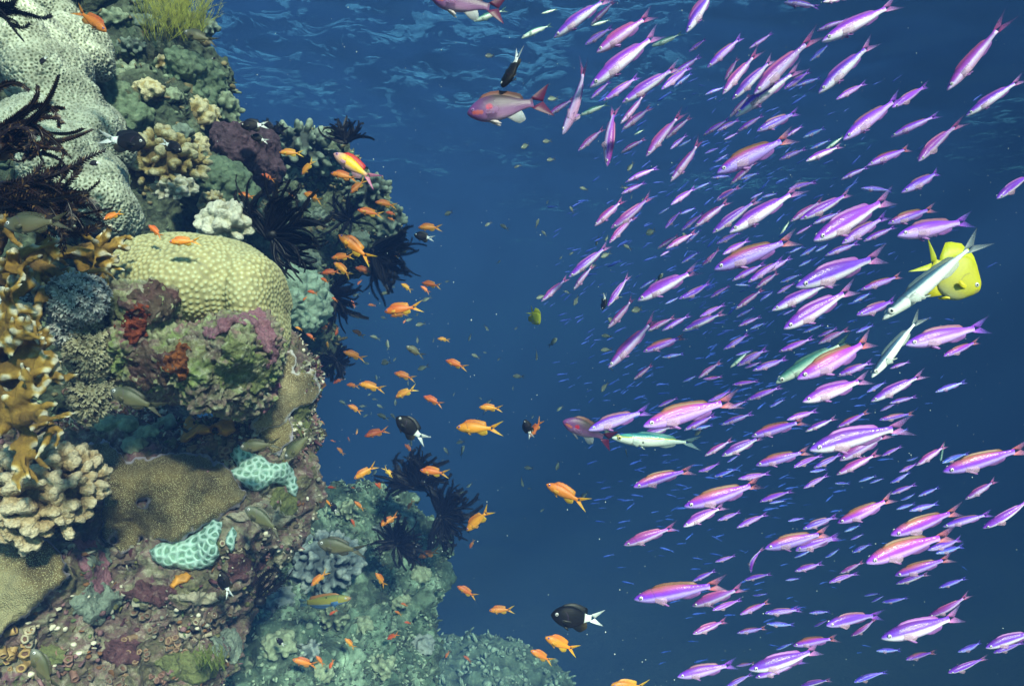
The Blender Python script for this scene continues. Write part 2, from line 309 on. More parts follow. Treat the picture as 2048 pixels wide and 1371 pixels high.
# ---------------------------------------------------------------- draped growths: a shell of real thickness grown over the rock
def inside(P, X, Y):
    r = np.zeros(X.shape, bool); n = len(P); j = n - 1
    for i in range(n):
        xi, yi = P[i]; xj, yj = P[j]
        r ^= ((yi > Y) != (yj > Y)) & (X < (xj - xi) * (Y - yi) / ((yj - yi) or 1e-9) + xi); j = i
    return r
def segd(P, X, Y):
    d = np.full(X.shape, 1e9); n = len(P)
    for i in range(n):
        a = np.array(P[i]); b = np.array(P[(i + 1) % n]); ab = b - a; L = (ab ** 2).sum() or 1e-9
        t = np.clip(((X - a[0]) * ab[0] + (Y - a[1]) * ab[1]) / L, 0, 1)
        d = np.minimum(d, np.hypot(X - a[0] - t * ab[0], Y - a[1] - t * ab[1]))
    return d
def drape(name, P, thick, mat, label, cat, step=3, edge=20, wob=11, sm=25, bump=0.004, bs=30, lift=0.0, cell=0, group=None, bv=None, holes=()):
    X0 = min(p[0] for p in P) - 12; X1 = max(p[0] for p in P) + 12; Y0 = min(p[1] for p in P) - 12; Y1 = max(p[1] for p in P) + 12
    xs = np.arange(X0, X1, step); ys = np.arange(Y0, Y1, step); X, Y = np.meshgrid(xs, ys)
    wx = np.array([[noise.noise(Vector((x * .03, y * .03, 1))) + .5 * noise.noise(Vector((x * .09, y * .09, 4))) for x in xs] for y in ys]) * wob
    wy = np.array([[noise.noise(Vector((x * .03, y * .03, 7))) + .5 * noise.noise(Vector((x * .09, y * .09, 9))) for x in xs] for y in ys]) * wob
    ins = inside(P, X + wx, Y + wy); d = segd(P, X + wx, Y + wy)
    for hx, hy, hr in holes:
        q = np.hypot(X + wx - hx, Y + wy - hy); ins &= q > hr; d = np.minimum(d, np.abs(q - hr))
    D = np.full(X.shape, np.nan)
    for j in range(len(ys)):
        for i in range(len(xs)):
            if ins[j, i]:
                h, _ = hit(xs[i], ys[j], bv)
                if h: D[j, i] = h.y
    ok = ins & ~np.isnan(D)
    if not ok.any(): print('drape missed', name); return None
    med = np.median(D[ok]); D[ins & np.isnan(D)] = med; D = np.where(ins, np.clip(D, med - .16, med + .16), 0)
    W = ins.astype(float)
    for _ in range(sm):
        acc = D.copy(); cnt = W.copy()
        for ax, sh in ((0, 1), (0, -1), (1, 1), (1, -1)): acc += np.roll(D, sh, ax); cnt += np.roll(W, sh, ax)
        D = np.where(ins, acc / np.maximum(cnt, 1), 0)
    t = np.clip(d / edge, 0, 1); hgt = thick * np.sqrt(np.clip(1 - (1 - t) ** 2, 0, 1)) + lift * (1 - t)
    idx = -np.ones(X.shape, int); V = []; A = []
    for j, i in zip(*np.where(ins)):
        p = at(xs[i], ys[j], 1) * D[j, i]; r = p.normalized()
        p = p - r * (hgt[j, i] + bump * fr(p * bs, 3)); idx[j, i] = len(V); V.append(p); A.append(math.exp(-d[j, i] / 7))
    Fc = []; nf = len(V); cnt = {}
    for j in range(len(ys) - 1):
        for i in range(len(xs) - 1):
            q = [idx[j, i], idx[j + 1, i], idx[j + 1, i + 1], idx[j, i + 1]]
            q = [k for k in q if k >= 0]
            if len(q) >= 3:
                Fc.append(tuple(q))
                for a, b in zip(q, q[1:] + q[:1]): cnt[(a, b)] = cnt.get((a, b), 0) + 1
    back = {}
    def bk(k):
        if k not in back:
            back[k] = len(V); r = V[k].normalized(); V.append(V[k] + r * (thick + .03)); A.append(1)
        return back[k]
    for (a, b) in list(cnt):
        if (b, a) not in cnt: Fc.append((b, a, bk(a), bk(b)))
    me = mesh(name, V, Fc, mat); attr(me, 'a', A)
    if cell:
        kd = poisson(me, cell, 3); C = np.zeros(len(V))
        for i, v in enumerate(V):
            l = kd.find_n(v + Vector([noise.noise(v * 90 + Vector((k * 7, 0, 0))) for k in range(3)]) * cell * .3, 2); C[i] = (l[1][2] - l[0][2]) / cell
        attr(me, 'c', C)
        for i, v in enumerate(V):
            if i < nf: me.vertices[i].co = v + v.normalized() * .0045 * min(1, max(0, (C[i] - .12) / .4)) * (1 - A[i])
    o = link(name, me); corals.append(o); return tag(o, label, cat, group)
def plate_mat(name, brown, cream, rim, dots=230):
    m, n, b, o = newmat(name); g = G(n); c = g.coord()
    f = g.noise(c, 14, 5, .6); base = g.mix(g.mapr(f, .35, .65), tuple(x * .55 for x in brown), tuple(x * 1.7 for x in brown))
    v = g.vor(c, dots); base = g.mix(g.mapr(v, .42, .2), base, cream)
    base = g.mix(g.math('MULTIPLY', g.mapr(g.noise(c, 8, 5), .56, .7), .7), base, tuple(.6 * x + .4 * y for x, y in zip(cream, brown)))
    base = g.mix(g.mapr(g.math('ADD', g.attr('a'), g.math('MULTIPLY', g.math('SUBTRACT', g.noise(c, 26, 4), .5), .9)), .42, .66), base, rim)
    g.put(b.inputs['Base Color'], base); b.inputs['Roughness'].default_value = .8
    g.L(g.bump(g.math('MULTIPLY', v, -1), .7, .003, g.bump(f, .5, .02)), b.inputs['Normal']); return m
M_plate = plate_mat('brown_plate_coral', (.095, .07, .028), (.44, .40, .23), (.33, .30, .37), 430)
M_plate2 = plate_mat('tan_plate_coral', (.13, .10, .05), (.48, .42, .25), (.52, .50, .50), 330)
drape('plate_coral', [(130, 880), (215, 880), (260, 920), (330, 905), (400, 905), (440, 925), (470, 950), (492, 985), (485, 1010), (450, 1030), (400, 1065), (330, 1085), (285, 1080), (275, 1100), (240, 1105), (200, 1070), (205, 1000), (190, 950)], .035, M_plate,
      'brown crusting plate coral in the middle of the reef foot, violet at its rim', 'coral', bump=.014, bs=16, holes=((288, 1005, 9), (228, 1074, 5)))
drape('plate_coral', [(-20, 1055), (45, 1062), (100, 1080), (125, 1120), (140, 1150), (100, 1190), (80, 1215), (40, 1235), (10, 1265), (-20, 1290)], .045, M_plate,
      'brown plate coral at the left edge with a ruffled violet white rim', 'coral', lift=.012, bump=.012, bs=18)
drape('plate_coral', [(560, 690), (590, 700), (590, 745), (632, 738), (640, 775), (630, 800), (590, 825), (560, 850), (520, 860), (500, 885), (505, 840), (540, 790)], .025, M_plate2,
      'tan plate coral with a ragged edge beside the right side of the crusted boulder', 'coral', edge=12, wob=12)
drape('plate_coral', [(505, 870), (530, 830), (575, 830), (588, 860), (585, 890), (555, 905), (515, 893)], .018, M_plate, 'small brown plate coral above the upper mint green coral', 'coral', edge=12)
def mint_mat():
    m, n, b, o = newmat('mint_coral'); g = G(n); c = g.coord(); f = g.noise(c, 60, 5, .6)
    v = g.math('ADD', g.attr('c'), g.math('MULTIPLY', g.math('SUBTRACT', f, .5), .5))
    col = g.ramp(v, [(0, (.40, .56, .54)), (.36, (.36, .53, .50)), (.52, (.20, .36, .32)), (.68, (.07, .15, .125)), (.84, (.11, .21, .17)), (1, (.15, .26, .21))])
    g.put(b.inputs['Base Color'], g.mix(g.mapr(g.noise(c, 14, 4), .5, .7, 0, .4), col, (.30, .48, .36)))
    b.inputs['Roughness'].default_value = .6; g.L(g.bump(f, .7, .004), b.inputs['Normal']); return m
M_mint = mint_mat()
drape('mint_coral', [(458, 905), (475, 888), (500, 898), (525, 912), (545, 925), (575, 920), (590, 945), (598, 975), (592, 996), (580, 990), (570, 970), (540, 968), (515, 985), (490, 975), (478, 960), (455, 950), (472, 930)], .028, M_mint,
      'upper mint green netted coral draped over the ledge with a drooping right lobe', 'coral', edge=16, wob=5, sm=40, bump=.003, step=2, cell=.0118)
drape('mint_coral', [(297, 1100), (320, 1085), (370, 1075), (405, 1060), (425, 1038), (448, 1040), (445, 1060), (436, 1085), (440, 1110), (425, 1130), (385, 1142), (335, 1135), (305, 1120)], .028, M_mint,
      'lower mint green netted coral under the brown plate coral', 'coral', edge=16, wob=5, sm=40, bump=.003, step=2, cell=.0118)
drape('mint_coral', [(452, 1070), (465, 1050), (475, 1065), (470, 1095), (462, 1108), (450, 1085)], .016, M_mint, 'small sliver of mint coral right of the lower mint coral', 'coral', edge=10, wob=3, sm=30, bump=.002, step=2, cell=.0118)
M_sponge = plain_mat('orange_sponge', (.50, .22, .03), .55, .4, .55, 30, .008)
M_red = plain_mat('red_sponge', (.13, .028, .012), .85, .2, .95, 60, .02)
M_osp = plain_mat('rust_sponge', (.17, .055, .015), .85, .2, .95, 60, .02)
drape('orange_sponge', [(358, 884), (368, 838), (380, 830), (395, 845), (420, 850), (440, 840), (455, 830), (470, 835), (474, 862), (455, 872), (420, 868), (395, 870), (375, 885)], .085, M_sponge,
      'orange sponge with a round hole beneath the crusted boulder', 'sponge', edge=10, wob=3, holes=((431, 861, 6),))
BV2 = bvh_of([BOULDER])
drape('red_sponge', [(318, 715), (335, 700), (355, 680), (378, 685), (384, 715), (376, 750), (355, 765), (335, 755), (322, 735)], .007, M_osp, 'rusty orange crusting sponge in the middle of the boulder', 'sponge', edge=14, bv=BV2, bump=.010, bs=110, wob=20, sm=2)
drape('red_sponge', [(240, 625), (260, 610), (296, 615), (306, 650), (286, 680), (262, 692), (244, 680)], .006, M_red, 'dark red crusting sponge at the left side of the boulder', 'sponge', edge=12, bv=BV2, bump=.010, bs=110, wob=20, sm=2)
M_pink = rock_mat('pink_crust', [(.20, .07, .10), (.33, .15, .20), (.24, .09, .14)], 20, 90, (.55, .4, .42), .6)
drape('coralline_crust', [(395, 655), (430, 640), (480, 622), (525, 620), (545, 640), (560, 690), (545, 740), (525, 750), (530, 700), (510, 650), (470, 655), (440, 680), (415, 675)], .010, M_pink, 'purple coralline crust along the upper right rim of the boulder', 'crust', edge=10, bv=BV2, bump=.010, bs=60, wob=14, sm=6)

# ---------------------------------------------------------------- knobbly corals
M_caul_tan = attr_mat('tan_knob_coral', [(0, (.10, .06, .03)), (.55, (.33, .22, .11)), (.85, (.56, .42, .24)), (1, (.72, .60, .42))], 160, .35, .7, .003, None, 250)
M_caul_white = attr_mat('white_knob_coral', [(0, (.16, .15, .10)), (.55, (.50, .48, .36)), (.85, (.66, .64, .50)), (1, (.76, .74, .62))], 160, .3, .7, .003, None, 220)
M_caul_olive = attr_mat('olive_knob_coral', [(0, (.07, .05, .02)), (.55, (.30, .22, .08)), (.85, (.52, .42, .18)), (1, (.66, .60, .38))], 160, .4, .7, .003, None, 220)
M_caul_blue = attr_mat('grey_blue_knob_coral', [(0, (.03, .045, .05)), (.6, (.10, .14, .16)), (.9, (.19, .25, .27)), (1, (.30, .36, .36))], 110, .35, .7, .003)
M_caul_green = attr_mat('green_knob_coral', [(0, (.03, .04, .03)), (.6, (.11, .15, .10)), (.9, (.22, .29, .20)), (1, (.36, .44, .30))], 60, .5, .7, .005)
M_caul_dark = attr_mat('shaded_knob_coral', [(0, (.012, .018, .018)), (.6, (.05, .075, .065)), (.9, (.12, .17, .14)), (1, (.22, .29, .24))], 60, .5, .7, .005)  # darker copy of the green knob coral, with shade put into its colour
def knobs(name, cx, cy, rx, ry, Y, n, kr, elong, mats, label, voxel=.003, depth=None, axis=(0, -.75, .65), seed=1, warts=150, wamp=.002, lowest=-.25, rise=1.0):
    rnd = random.Random(seed); mb = MB(); s = Y / F; C = at(cx, cy, Y); D = depth or (rx + ry) * .5 * s; S = Vector((rx * s, D, ry * s)); ax = Vector(axis).normalized()
    mb.ell(C, (S.x * .72, S.y * .72, S.z * .72)); ga = math.pi * (3 - 5 ** .5)
    N = int(n * 2)
    for i in range(N):
        z = 1 - 2 * (i + .5) / N; r = math.sqrt(1 - z * z); d = Vector((r * math.cos(ga * i), r * math.sin(ga * i), z)); d = (d + Vector([rnd.uniform(-.16, .16) for _ in range(3)])).normalized()
        if d.dot(ax) < lowest: continue
        kl = kr * rnd.uniform(.75, 1.25); t = d.cross(Vector([rnd.uniform(-1, 1) for _ in range(3)])).normalized(); b = d.cross(t)
        h = rise * rnd.uniform(.84, 1.04)
        p = C + Vector((d.x * S.x, d.y * S.y, d.z * S.z)) * (h - kl / max(S) * .6)
        rot = np.array([t, b, d]).T
        mb.ell(p, (kl * elong, kl * .85, kl * 1.9 * rise), rot)
    def fn(p, nn):
        q = Vector(((p.x - C.x) / S.x, (p.y - C.y) / S.y, (p.z - C.z) / S.z)).length
        v = vor(p * warts)
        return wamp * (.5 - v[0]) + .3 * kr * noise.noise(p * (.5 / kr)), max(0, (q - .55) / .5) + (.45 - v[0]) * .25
    me = displace(remesh(mb, voxel), fn, 1); me.materials.append(mats); o = link(name, me); corals.append(o); return tag(o, label, 'coral')
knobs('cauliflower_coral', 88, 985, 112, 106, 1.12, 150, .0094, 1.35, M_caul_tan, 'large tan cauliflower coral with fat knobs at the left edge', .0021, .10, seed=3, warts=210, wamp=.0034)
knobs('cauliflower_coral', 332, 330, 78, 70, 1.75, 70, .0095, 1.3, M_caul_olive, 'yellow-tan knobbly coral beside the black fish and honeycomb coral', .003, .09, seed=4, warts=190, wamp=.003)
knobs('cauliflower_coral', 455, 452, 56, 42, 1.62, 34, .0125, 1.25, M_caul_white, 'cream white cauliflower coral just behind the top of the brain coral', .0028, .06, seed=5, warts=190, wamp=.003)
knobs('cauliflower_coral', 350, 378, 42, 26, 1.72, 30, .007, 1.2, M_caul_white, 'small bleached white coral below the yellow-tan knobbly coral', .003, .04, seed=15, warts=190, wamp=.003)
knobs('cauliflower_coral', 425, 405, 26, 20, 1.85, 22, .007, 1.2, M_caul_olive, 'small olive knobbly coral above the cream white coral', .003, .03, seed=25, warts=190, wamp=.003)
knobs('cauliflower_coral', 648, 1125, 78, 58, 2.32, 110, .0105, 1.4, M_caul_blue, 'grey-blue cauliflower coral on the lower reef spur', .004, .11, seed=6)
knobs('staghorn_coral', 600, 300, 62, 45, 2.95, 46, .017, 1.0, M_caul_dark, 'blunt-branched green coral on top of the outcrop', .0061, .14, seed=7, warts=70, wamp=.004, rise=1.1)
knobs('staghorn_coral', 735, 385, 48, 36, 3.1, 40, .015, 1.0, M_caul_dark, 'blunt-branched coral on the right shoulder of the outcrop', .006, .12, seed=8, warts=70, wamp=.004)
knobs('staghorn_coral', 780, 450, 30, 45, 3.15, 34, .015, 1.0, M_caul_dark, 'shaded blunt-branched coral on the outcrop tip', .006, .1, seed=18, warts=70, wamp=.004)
knobs('staghorn_coral', 455, 225, 26, 34, 2.35, 28, .013, 1.0, M_caul_green, 'knobby pale green coral at the outer edge of the upper wall', .005, .08, seed=9, warts=80, wamp=.003)
knobs('staghorn_coral', 395, 235, 42, 36, 2.2, 60, .011, 1.1, M_caul_olive, 'brown knobbly coral in the upper wall, left of the purple soft coral', .005, .08, seed=10, warts=120)
knobs('staghorn_coral', 265, 170, 36, 40, 2.1, 44, .012, 1.1, M_caul_green, 'grey-green lumpy coral right of the honeycomb slab', .005, .08, seed=11, warts=120)
M_lump = rock_mat('lumpy_green_coral', [(.07, .11, .075), (.15, .22, .14), (.10, .15, .09)], 10, 45, (.32, .40, .27), .6)
def lump(p, n): v = vor(p * 38); return .026 * (.45 - v[0]) + .03 * fr(p * 7, 2) + .003 * fr(p * 90, 3), .2 - v[0] * .5
blob('lumpy_coral', [(255, 230, 60, 62, 2.05, .12), (300, 225, 45, 40, 2.1, .1), (225, 190, 30, 30, 2.0, .08)], .005, lump, M_lump, 'grey-green mounded coral between the honeycomb slab and upper wall', 'coral')
blob('lumpy_coral', [(372, 152, 40, 42, 2.2, .12), (400, 190, 35, 50, 2.25, .1), (428, 170, 18, 45, 2.3, .08)], .005, lump, M_lump, 'round grey-green coral head at the outer shoulder of the upper wall', 'coral')
blob('lumpy_coral', [(440, 368, 46, 46, 1.95, .09), (470, 395, 30, 40, 2.0, .08)], .005, lump, M_lump, 'pale green coral rock below the purple soft coral', 'coral')
M_paleknob = rock_mat('pale_green_knob', [(.2, .3, .24), (.36, .5, .4), (.28, .38, .3)], 9, 40, (.55, .7, .58), .5)
blob('lumpy_coral', [(603, 590, 48, 62, 2.35, .13), (625, 620, 28, 45, 2.35, .09)], .006, lump, M_paleknob, 'pale green coral knob right of the brain coral', 'coral')
def soft(p, n): v = vor(p * 42); return .016 * (.45 - v[0]) + .03 * fr(p * 9, 3) + .004 * fr(p * 120, 3), .3 - v[0]
M_purple = rock_mat('purple_soft_coral', [(.03, .018, .026), (.085, .045, .07), (.05, .03, .045)], 14, 60, (.22, .14, .18), .6)
blob('soft_coral', [(495, 300, 58, 58, 2.1, .12), (470, 275, 36, 34, 2.1, .08), (530, 340, 32, 36, 2.1, .08), (500, 355, 40, 34, 2.12, .08)], .0045, soft, M_purple, 'dusky purple soft coral on the right of the upper wall', 'coral')

rnx = random.Random(42)
def small_knobs(spots, label, group, mats, kr, size):
    for (px, py) in spots:
        h, nn = hit(px, py)
        if h is None: continue
        s = size * rnx.uniform(.7, 1.3); Y = h.y; q = s / (Y / F)
        o = knobs('knob_coral', px, py, q, q * rnx.uniform(.6, .9), Y + s * .25, int(rnx.uniform(16, 30)), kr * rnx.uniform(.8, 1.2), rnx.uniform(1, 1.4), rnx.choice(mats), label, max(.004, kr * .36), s * .9, seed=int(px), warts=110, wamp=.003); o['group'] = group
small_knobs([(230, 40), (265, 95), (215, 150), (320, 130), (345, 195), (300, 185), (420, 300), (240, 310), (360, 270), (455, 330), (395, 330), (290, 50), (440, 100), (415, 60), (390, 290), (470, 260)], 'small knobbly coral dotted over the upper wall', 'small knobbly corals on the upper wall', [M_caul_green, M_caul_dark, M_caul_olive, M_caul_dark], .010, .038)
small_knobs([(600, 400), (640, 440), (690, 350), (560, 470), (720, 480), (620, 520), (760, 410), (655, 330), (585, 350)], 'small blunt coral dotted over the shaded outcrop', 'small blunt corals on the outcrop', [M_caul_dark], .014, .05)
small_knobs([(560, 1200), (730, 1250), (620, 1300), (800, 1200), (700, 1020), (560, 1290), (840, 1150), (760, 1330), (500, 1330), (670, 1230), (760, 1060), (845, 1290), (640, 1345)], 'small pale green coral tuft dotted over the lower spur', 'small coral tufts on the lower spur', [M_caul_green, M_caul_blue, M_caul_green], .010, .045)
small_knobs([(250, 850), (300, 870), (215, 850), (330, 850), (270, 890)], 'small teal coral lump in the shaded gap under the boulder', 'small corals under the boulder', [M_caul_green], .008, .022)
MP = [rock_mat('olive_mat', [(.10, .12, .04), (.18, .20, .07), (.12, .13, .05)], 20, 80, (.34, .34, .16), .6), rock_mat('maroon_mat', [(.07, .022, .028), (.12, .045, .055), (.09, .04, .035)], 20, 80, (.4, .28, .26), .6), rock_mat('cream_mat', [(.30, .27, .19), (.46, .42, .32), (.36, .30, .22)], 20, 80, (.66, .62, .5), .7), rock_mat('grey_green_mat', [(.13, .17, .14), (.24, .30, .25), (.16, .2, .17)], 20, 80, (.42, .48, .4), .6)]
def crust(px, py, rx, ry, mi, label, th=.014, bv=None):
    r = random.Random(int(px)); P = [(px + rx * math.cos(a) * r.uniform(.6, 1.2), py + ry * math.sin(a) * r.uniform(.6, 1.2)) for a in [i * math.pi / 7 for i in range(14)]]
    drape('crust_patch', P, th, MP[mi], label, 'crust', edge=10, wob=12, sm=8, bump=.012, bs=45, bv=bv)
for a in [(525, 1030, 60, 32, 2, 'cream crust below the upper mint coral'), (485, 1140, 50, 34, 1, 'maroon crust right of the mint sliver'), (380, 1335, 70, 34, 0, 'olive mat at the bottom of the reef foot'), (195, 1205, 55, 40, 3, 'grey-green crust right of the left plate coral'), (300, 1190, 60, 26, 1, 'maroon crust under the small orange sponge'),
    (245, 1300, 50, 30, 1, 'maroon crust near the tan tube corals'), (400, 1190, 44, 22, 2, 'pale cream crust in the centre of the reef foot'), (100, 1310, 40, 24, 0, 'olive crust between the bottom left cup corals'), (565, 1000, 30, 40, 0, 'olive crust at the right rim of the reef foot'), (190, 1110, 34, 22, 3, 'grey crust beneath the tan cauliflower coral'), (600, 830, 24, 44, 0, 'yellow-olive crust on the ragged ledge edge'), (455, 1290, 40, 34, 3, 'grey-green crust low at the right of the reef foot')]: crust(*a)
MP += [rock_mat('dark_maroon_crust', [(.05, .02, .02), (.12, .05, .05), (.08, .05, .03), (.16, .12, .09)], 16, 70, (.3, .22, .2), .6), rock_mat('pitted_green_skeleton', [(.08, .09, .03), (.22, .26, .09), (.16, .17, .07), (.34, .38, .19)], 18, 85, (.62, .64, .46), .9)]
crust(295, 600, 62, 38, 4, 'dark maroon crust on the upper left of the boulder', .006, BV2)
crust(300, 740, 56, 50, 4, 'dark brown crust at the lower left of the boulder', .006, BV2)
crust(475, 735, 66, 66, 5, 'green pitted skeleton on the right face of the boulder', .006, BV2)

# ---------------------------------------------------------------- fire corals: golden branches with white tips
M_fire = attr_mat('fire_coral', [(0, (.10, .05, .012)), (.40, (.27, .15, .018)), (.74, (.42, .25, .035)), (.88, (.66, .50, .22)), (1, (.74, .68, .54))], 45, .6, .8, .004)
def fire(name, starts, seed, label, voxel=.0026, rad=.0095, seg=.0185):
    rnd = random.Random(seed); mb = MB(); tips = []
    def cap(a, b, r0, r1):
        k = 4
        for i in range(k + 1):
            t = i / k; p = a.lerp(b, t); r = r0 + (r1 - r0) * t; mb.ell(p, (r * 1.15, r * .8, r * 1.15), None, IC1)
    def grow(p, d, r, n, lvl):
        for i in range(n):
            d = (d + Vector([rnd.uniform(-.28, .28) for _ in range(3)])).normalized(); q = p + d * seg * rnd.uniform(.8, 1.15); r2 = r * .93
            cap(p, q, r, r2); p = q; r = r2 * (.97 if lvl else .9)
            if lvl > 0 and rnd.random() < .85:
                sd_ = d.cross(Vector((0, 1, 0)).lerp(Vector([rnd.uniform(-1, 1) for _ in range(3)]), .4)).normalized() * rnd.choice((-1, 1))
                grow(p, (d * .7 + sd_ * .8).normalized(), r * .86, rnd.randint(1, max(2, n - 2)), lvl - 1)
        e = p + d * seg * .45; cap(p, e, r, r * .62); tips.append(e + d * r * .45)
    for (px, py, Y, ang, dy, n, lvl) in starts:
        a = R(ang); grow(at(px, py, Y), Vector((math.cos(a), dy, math.sin(a))).normalized(), rad, n, lvl)
    from mathutils.kdtree import KDTree
    kd = KDTree(len(tips)); [kd.insert(t, i) for i, t in enumerate(tips)]; kd.balance()
    def fn(p, nn):
        dd = kd.find(p)[2]
        return .003 * fr(p * 55, 3) + .002 * (.4 - vor(p * 120)[0]), min(1, max(0, 1 - (dd - .004) / .035)) * .74 + (.26 if dd < .0055 else max(0, .26 * (1 - (dd - .0055) / .006)))
    me = displace(remesh(mb, voxel), fn, 1); me.materials.append(M_fire); o = link(name, me); corals.append(o); return tag(o, label, 'coral')
fire('fire_coral', [(20, 520, 1.15, 25, -.3, 5, 2), (80, 520, 1.18, 60, -.2, 4, 2), (110, 510, 1.15, 15, -.3, 5, 2), (130, 500, 1.15, -15, -.3, 5, 2), (60, 530, 1.12, -10, -.6, 5, 2), (10, 560, 1.05, 30, -.5, 5, 2), (100, 540, 1.2, -35, -.2, 4, 2), (150, 505, 1.18, 35, -.2, 4, 2), (-10, 500, 1.1, 50, -.3, 4, 2)], 2,
     'upper golden fire coral branching out below the dark feather star', rad=.0115)
fire('fire_coral', [(-30, 760, 1.0, 20, -.2, 6, 2), (0, 740, 1.02, 55, -.4, 5, 2), (20, 760, 1.02, 35, -.3, 5, 2), (-20, 830, .98, 10, -.3, 6, 2), (0, 800, 1.0, -15, -.4, 5, 2), (-20, 660, 1.0, 10, -.4, 4, 2), (-10, 700, 1.0, 60, -.3, 5, 2), (40, 720, 1.05, 60, -.2, 4, 2), (20, 660, 1.05, 80, -.1, 4, 2)], 5,
     'lower golden fire coral with white tips above the tan cauliflower coral', rad=.0145)

# ---------------------------------------------------------------- xenia: mounds of feathery polyps
M_xen = attr_mat('pulsing_soft_coral', [(0, (.10, .10, .09)), (.5, (.34, .35, .34)), (1, (.66, .68, .68))], 90, .35, .8, .002)
M_xen2 = attr_mat('olive_soft_coral', [(0, (.10, .09, .05)), (.5, (.30, .27, .16)), (1, (.52, .50, .36))], 90, .35, .8, .002)
def xenia(px, py, rx, ry, Y, n, mat, label, seed):
    rnd = random.Random(seed); mb = MB(); s = Y / F; C = at(px, py, Y); S = Vector((rx * s, (rx + ry) * .45 * s, ry * s)); mb.ell(C, S * .86, None, IC3, 0.0)
    ga = math.pi * (3 - 5 ** .5); N = int(n * 1.7)
    for i in range(N):
        z = 1 - 2 * (i + .5) / N; r = math.sqrt(1 - z * z); d = Vector((r * math.cos(ga * i), r * math.sin(ga * i), z))
        if d.dot(Vector((0, -.9, .3))) < -.25: continue
        d = (d + Vector([rnd.uniform(-.12, .12) for _ in range(3)])).normalized(); h = rnd.uniform(.82, .98)
        p = C + Vector((d.x * S.x, d.y * S.y, d.z * S.z)) * h; t = d.orthogonal().normalized(); b = d.cross(t); L = .0085 * rnd.uniform(.8, 1.25)
        for k in range(8):
            a = 2 * math.pi * k / 8 + rnd.random(); u = t * math.cos(a) + b * math.sin(a); q = t * -math.sin(a) + b * math.cos(a); w_ = L * .16
            m1 = p + u * L * .55 + d * L * .75; e = p + u * L * .95 + d * L * .9
            mb.add([(p - q * w_)[:], (p + q * w_)[:], (m1 + q * w_)[:], (m1 - q * w_)[:], e[:]], [(0, 1, 2, 3), (3, 2, 4)], np.array([.25, .25, .75, .75, 1]))
    me = mb.me('soft_coral', mat); o = link('soft_coral', me); corals.append(o); tag(o, label, 'coral')
xenia(158, 598, 54, 50, 1.10, 230, M_xen, 'round grey feathery soft coral between the two golden fire corals', 1)
xenia(45, 610, 48, 45, 1.12, 170, M_xen, 'grey feathery soft coral near the left edge behind the fire coral', 2)
xenia(180, 700, 42, 64, 1.14, 210, M_xen2, 'olive feathery soft coral under the round grey soft coral', 3)
xenia(185, 785, 38, 60, 1.16, 190, M_xen2, 'lowest olive feathery soft coral beside the pale-headed green fish', 4)
xenia(135, 655, 30, 36, 1.12, 90, M_xen, 'small grey soft coral tuft above the olive soft coral', 5)
# ---------------------------------------------------------------- feather stars
M_cri = plain_mat('black_feather_star', (.004, .004, .006), .5, .3, .5, 60)
M_cri2 = plain_mat('maroon_feather_star', (.014, .006, .005), .4, .5, .6, 60)
M_cri_gold = plain_mat('gold_feather_star', (.09, .05, .02), .4, .5, .6, 60)
def arm_mesh(pts, r0, pl, rnd, mat, n_p=5.5, stripe=None):
    mb = MB(); N = len(pts); mb.tube(pts, [r0 * (1 - .75 * i / (N - 1)) for i in range(N)], 5)
    P = [Vector(p) for p in pts]; L = [0]
    for i in range(1, N): L.append(L[-1] + (P[i] - P[i - 1]).length)
    side0 = Vector([rnd.uniform(-1, 1), rnd.uniform(-.4, .4), rnd.uniform(-1, 1)]); s = L[-1] * .06; step = pl / n_p; k = 0
    while s < L[-1]:
        i = max(j for j in range(N) if L[j] <= s); i = min(i, N - 2); t = (s - L[i]) / max(1e-6, L[i + 1] - L[i]); p = P[i].lerp(P[i + 1], t); d = (P[i + 1] - P[i]).normalized()
        x = d.cross(side0).normalized(); y = d.cross(x); q = pl * (1 - .55 * (s / L[-1]) ** 3) * min(1, .3 + s / (L[-1] * .15))
        for sg in (-1, 1):
            u = (x * sg + y * .35 * (1 if k % 2 else -1) + d * .75).normalized(); e = p + u * q; wv = d * (r0 * .62); m_ = p + u * q * .5 + y * .0 
            mb.add([(p - wv)[:], (p + wv)[:], (m_ + wv * .8 + d * q * .04)[:], (m_ - wv * .8 + d * q * .04)[:], (e + d * q * .12)[:]], [(0, 1, 2, 3), (3, 2, 4)], 0, 1 if (stripe and k % 5 == 0) else 0)
        s += step; k += 1
    return mb.me('arm', [mat, stripe or mat])
def feather_star(px, py, Y, arms, label, seed, mat=None, r0=.0024, pl=.013, core=.012, stripe=None):
    """arms: list of (angle in degrees in the plane across the view, length m, curl degrees, lean towards viewer)"""
    mat = mat or M_cri; rnd = random.Random(seed); base = at(px, py, Y); root = bpy.data.objects.new('feather_star', None); COL.objects.link(root); root.location = base
    tag(root, label, 'feather star'); mb = MB(); mb.ell((0, 0, 0), (core, core, core * .8)); link('disc', mb.me('disc', mat), root)
    for (a, L, curl, lean) in arms:
        a += rnd.uniform(-7, 7); L *= rnd.uniform(.8, 1.12); N = 12; p = Vector((rnd.uniform(-1, 1) * core * .6, rnd.uniform(-1, 1) * core * .4, rnd.uniform(-1, 1) * core * .6)); pts = [p]
        ph = rnd.uniform(0, 6); hook = rnd.uniform(-110, 110); cu = curl * rnd.uniform(.5, 1.4)
        for i in range(N):
            t = i / N; ang = R(a + cu * t ** 1.6 + hook * t ** 4 + 18 * math.sin(ph + t * 5)); ln = lean * (1 - t * .6)
            p = p + Vector((math.cos(ang), ln, math.sin(ang))).normalized() * (L / N); pts.append(p)
        link('arm', arm_mesh(pts, r0, pl, rnd, mat, stripe=stripe), root)
    return root
rr = random.Random(11)
U = lambda a, b: rr.uniform(a, b)
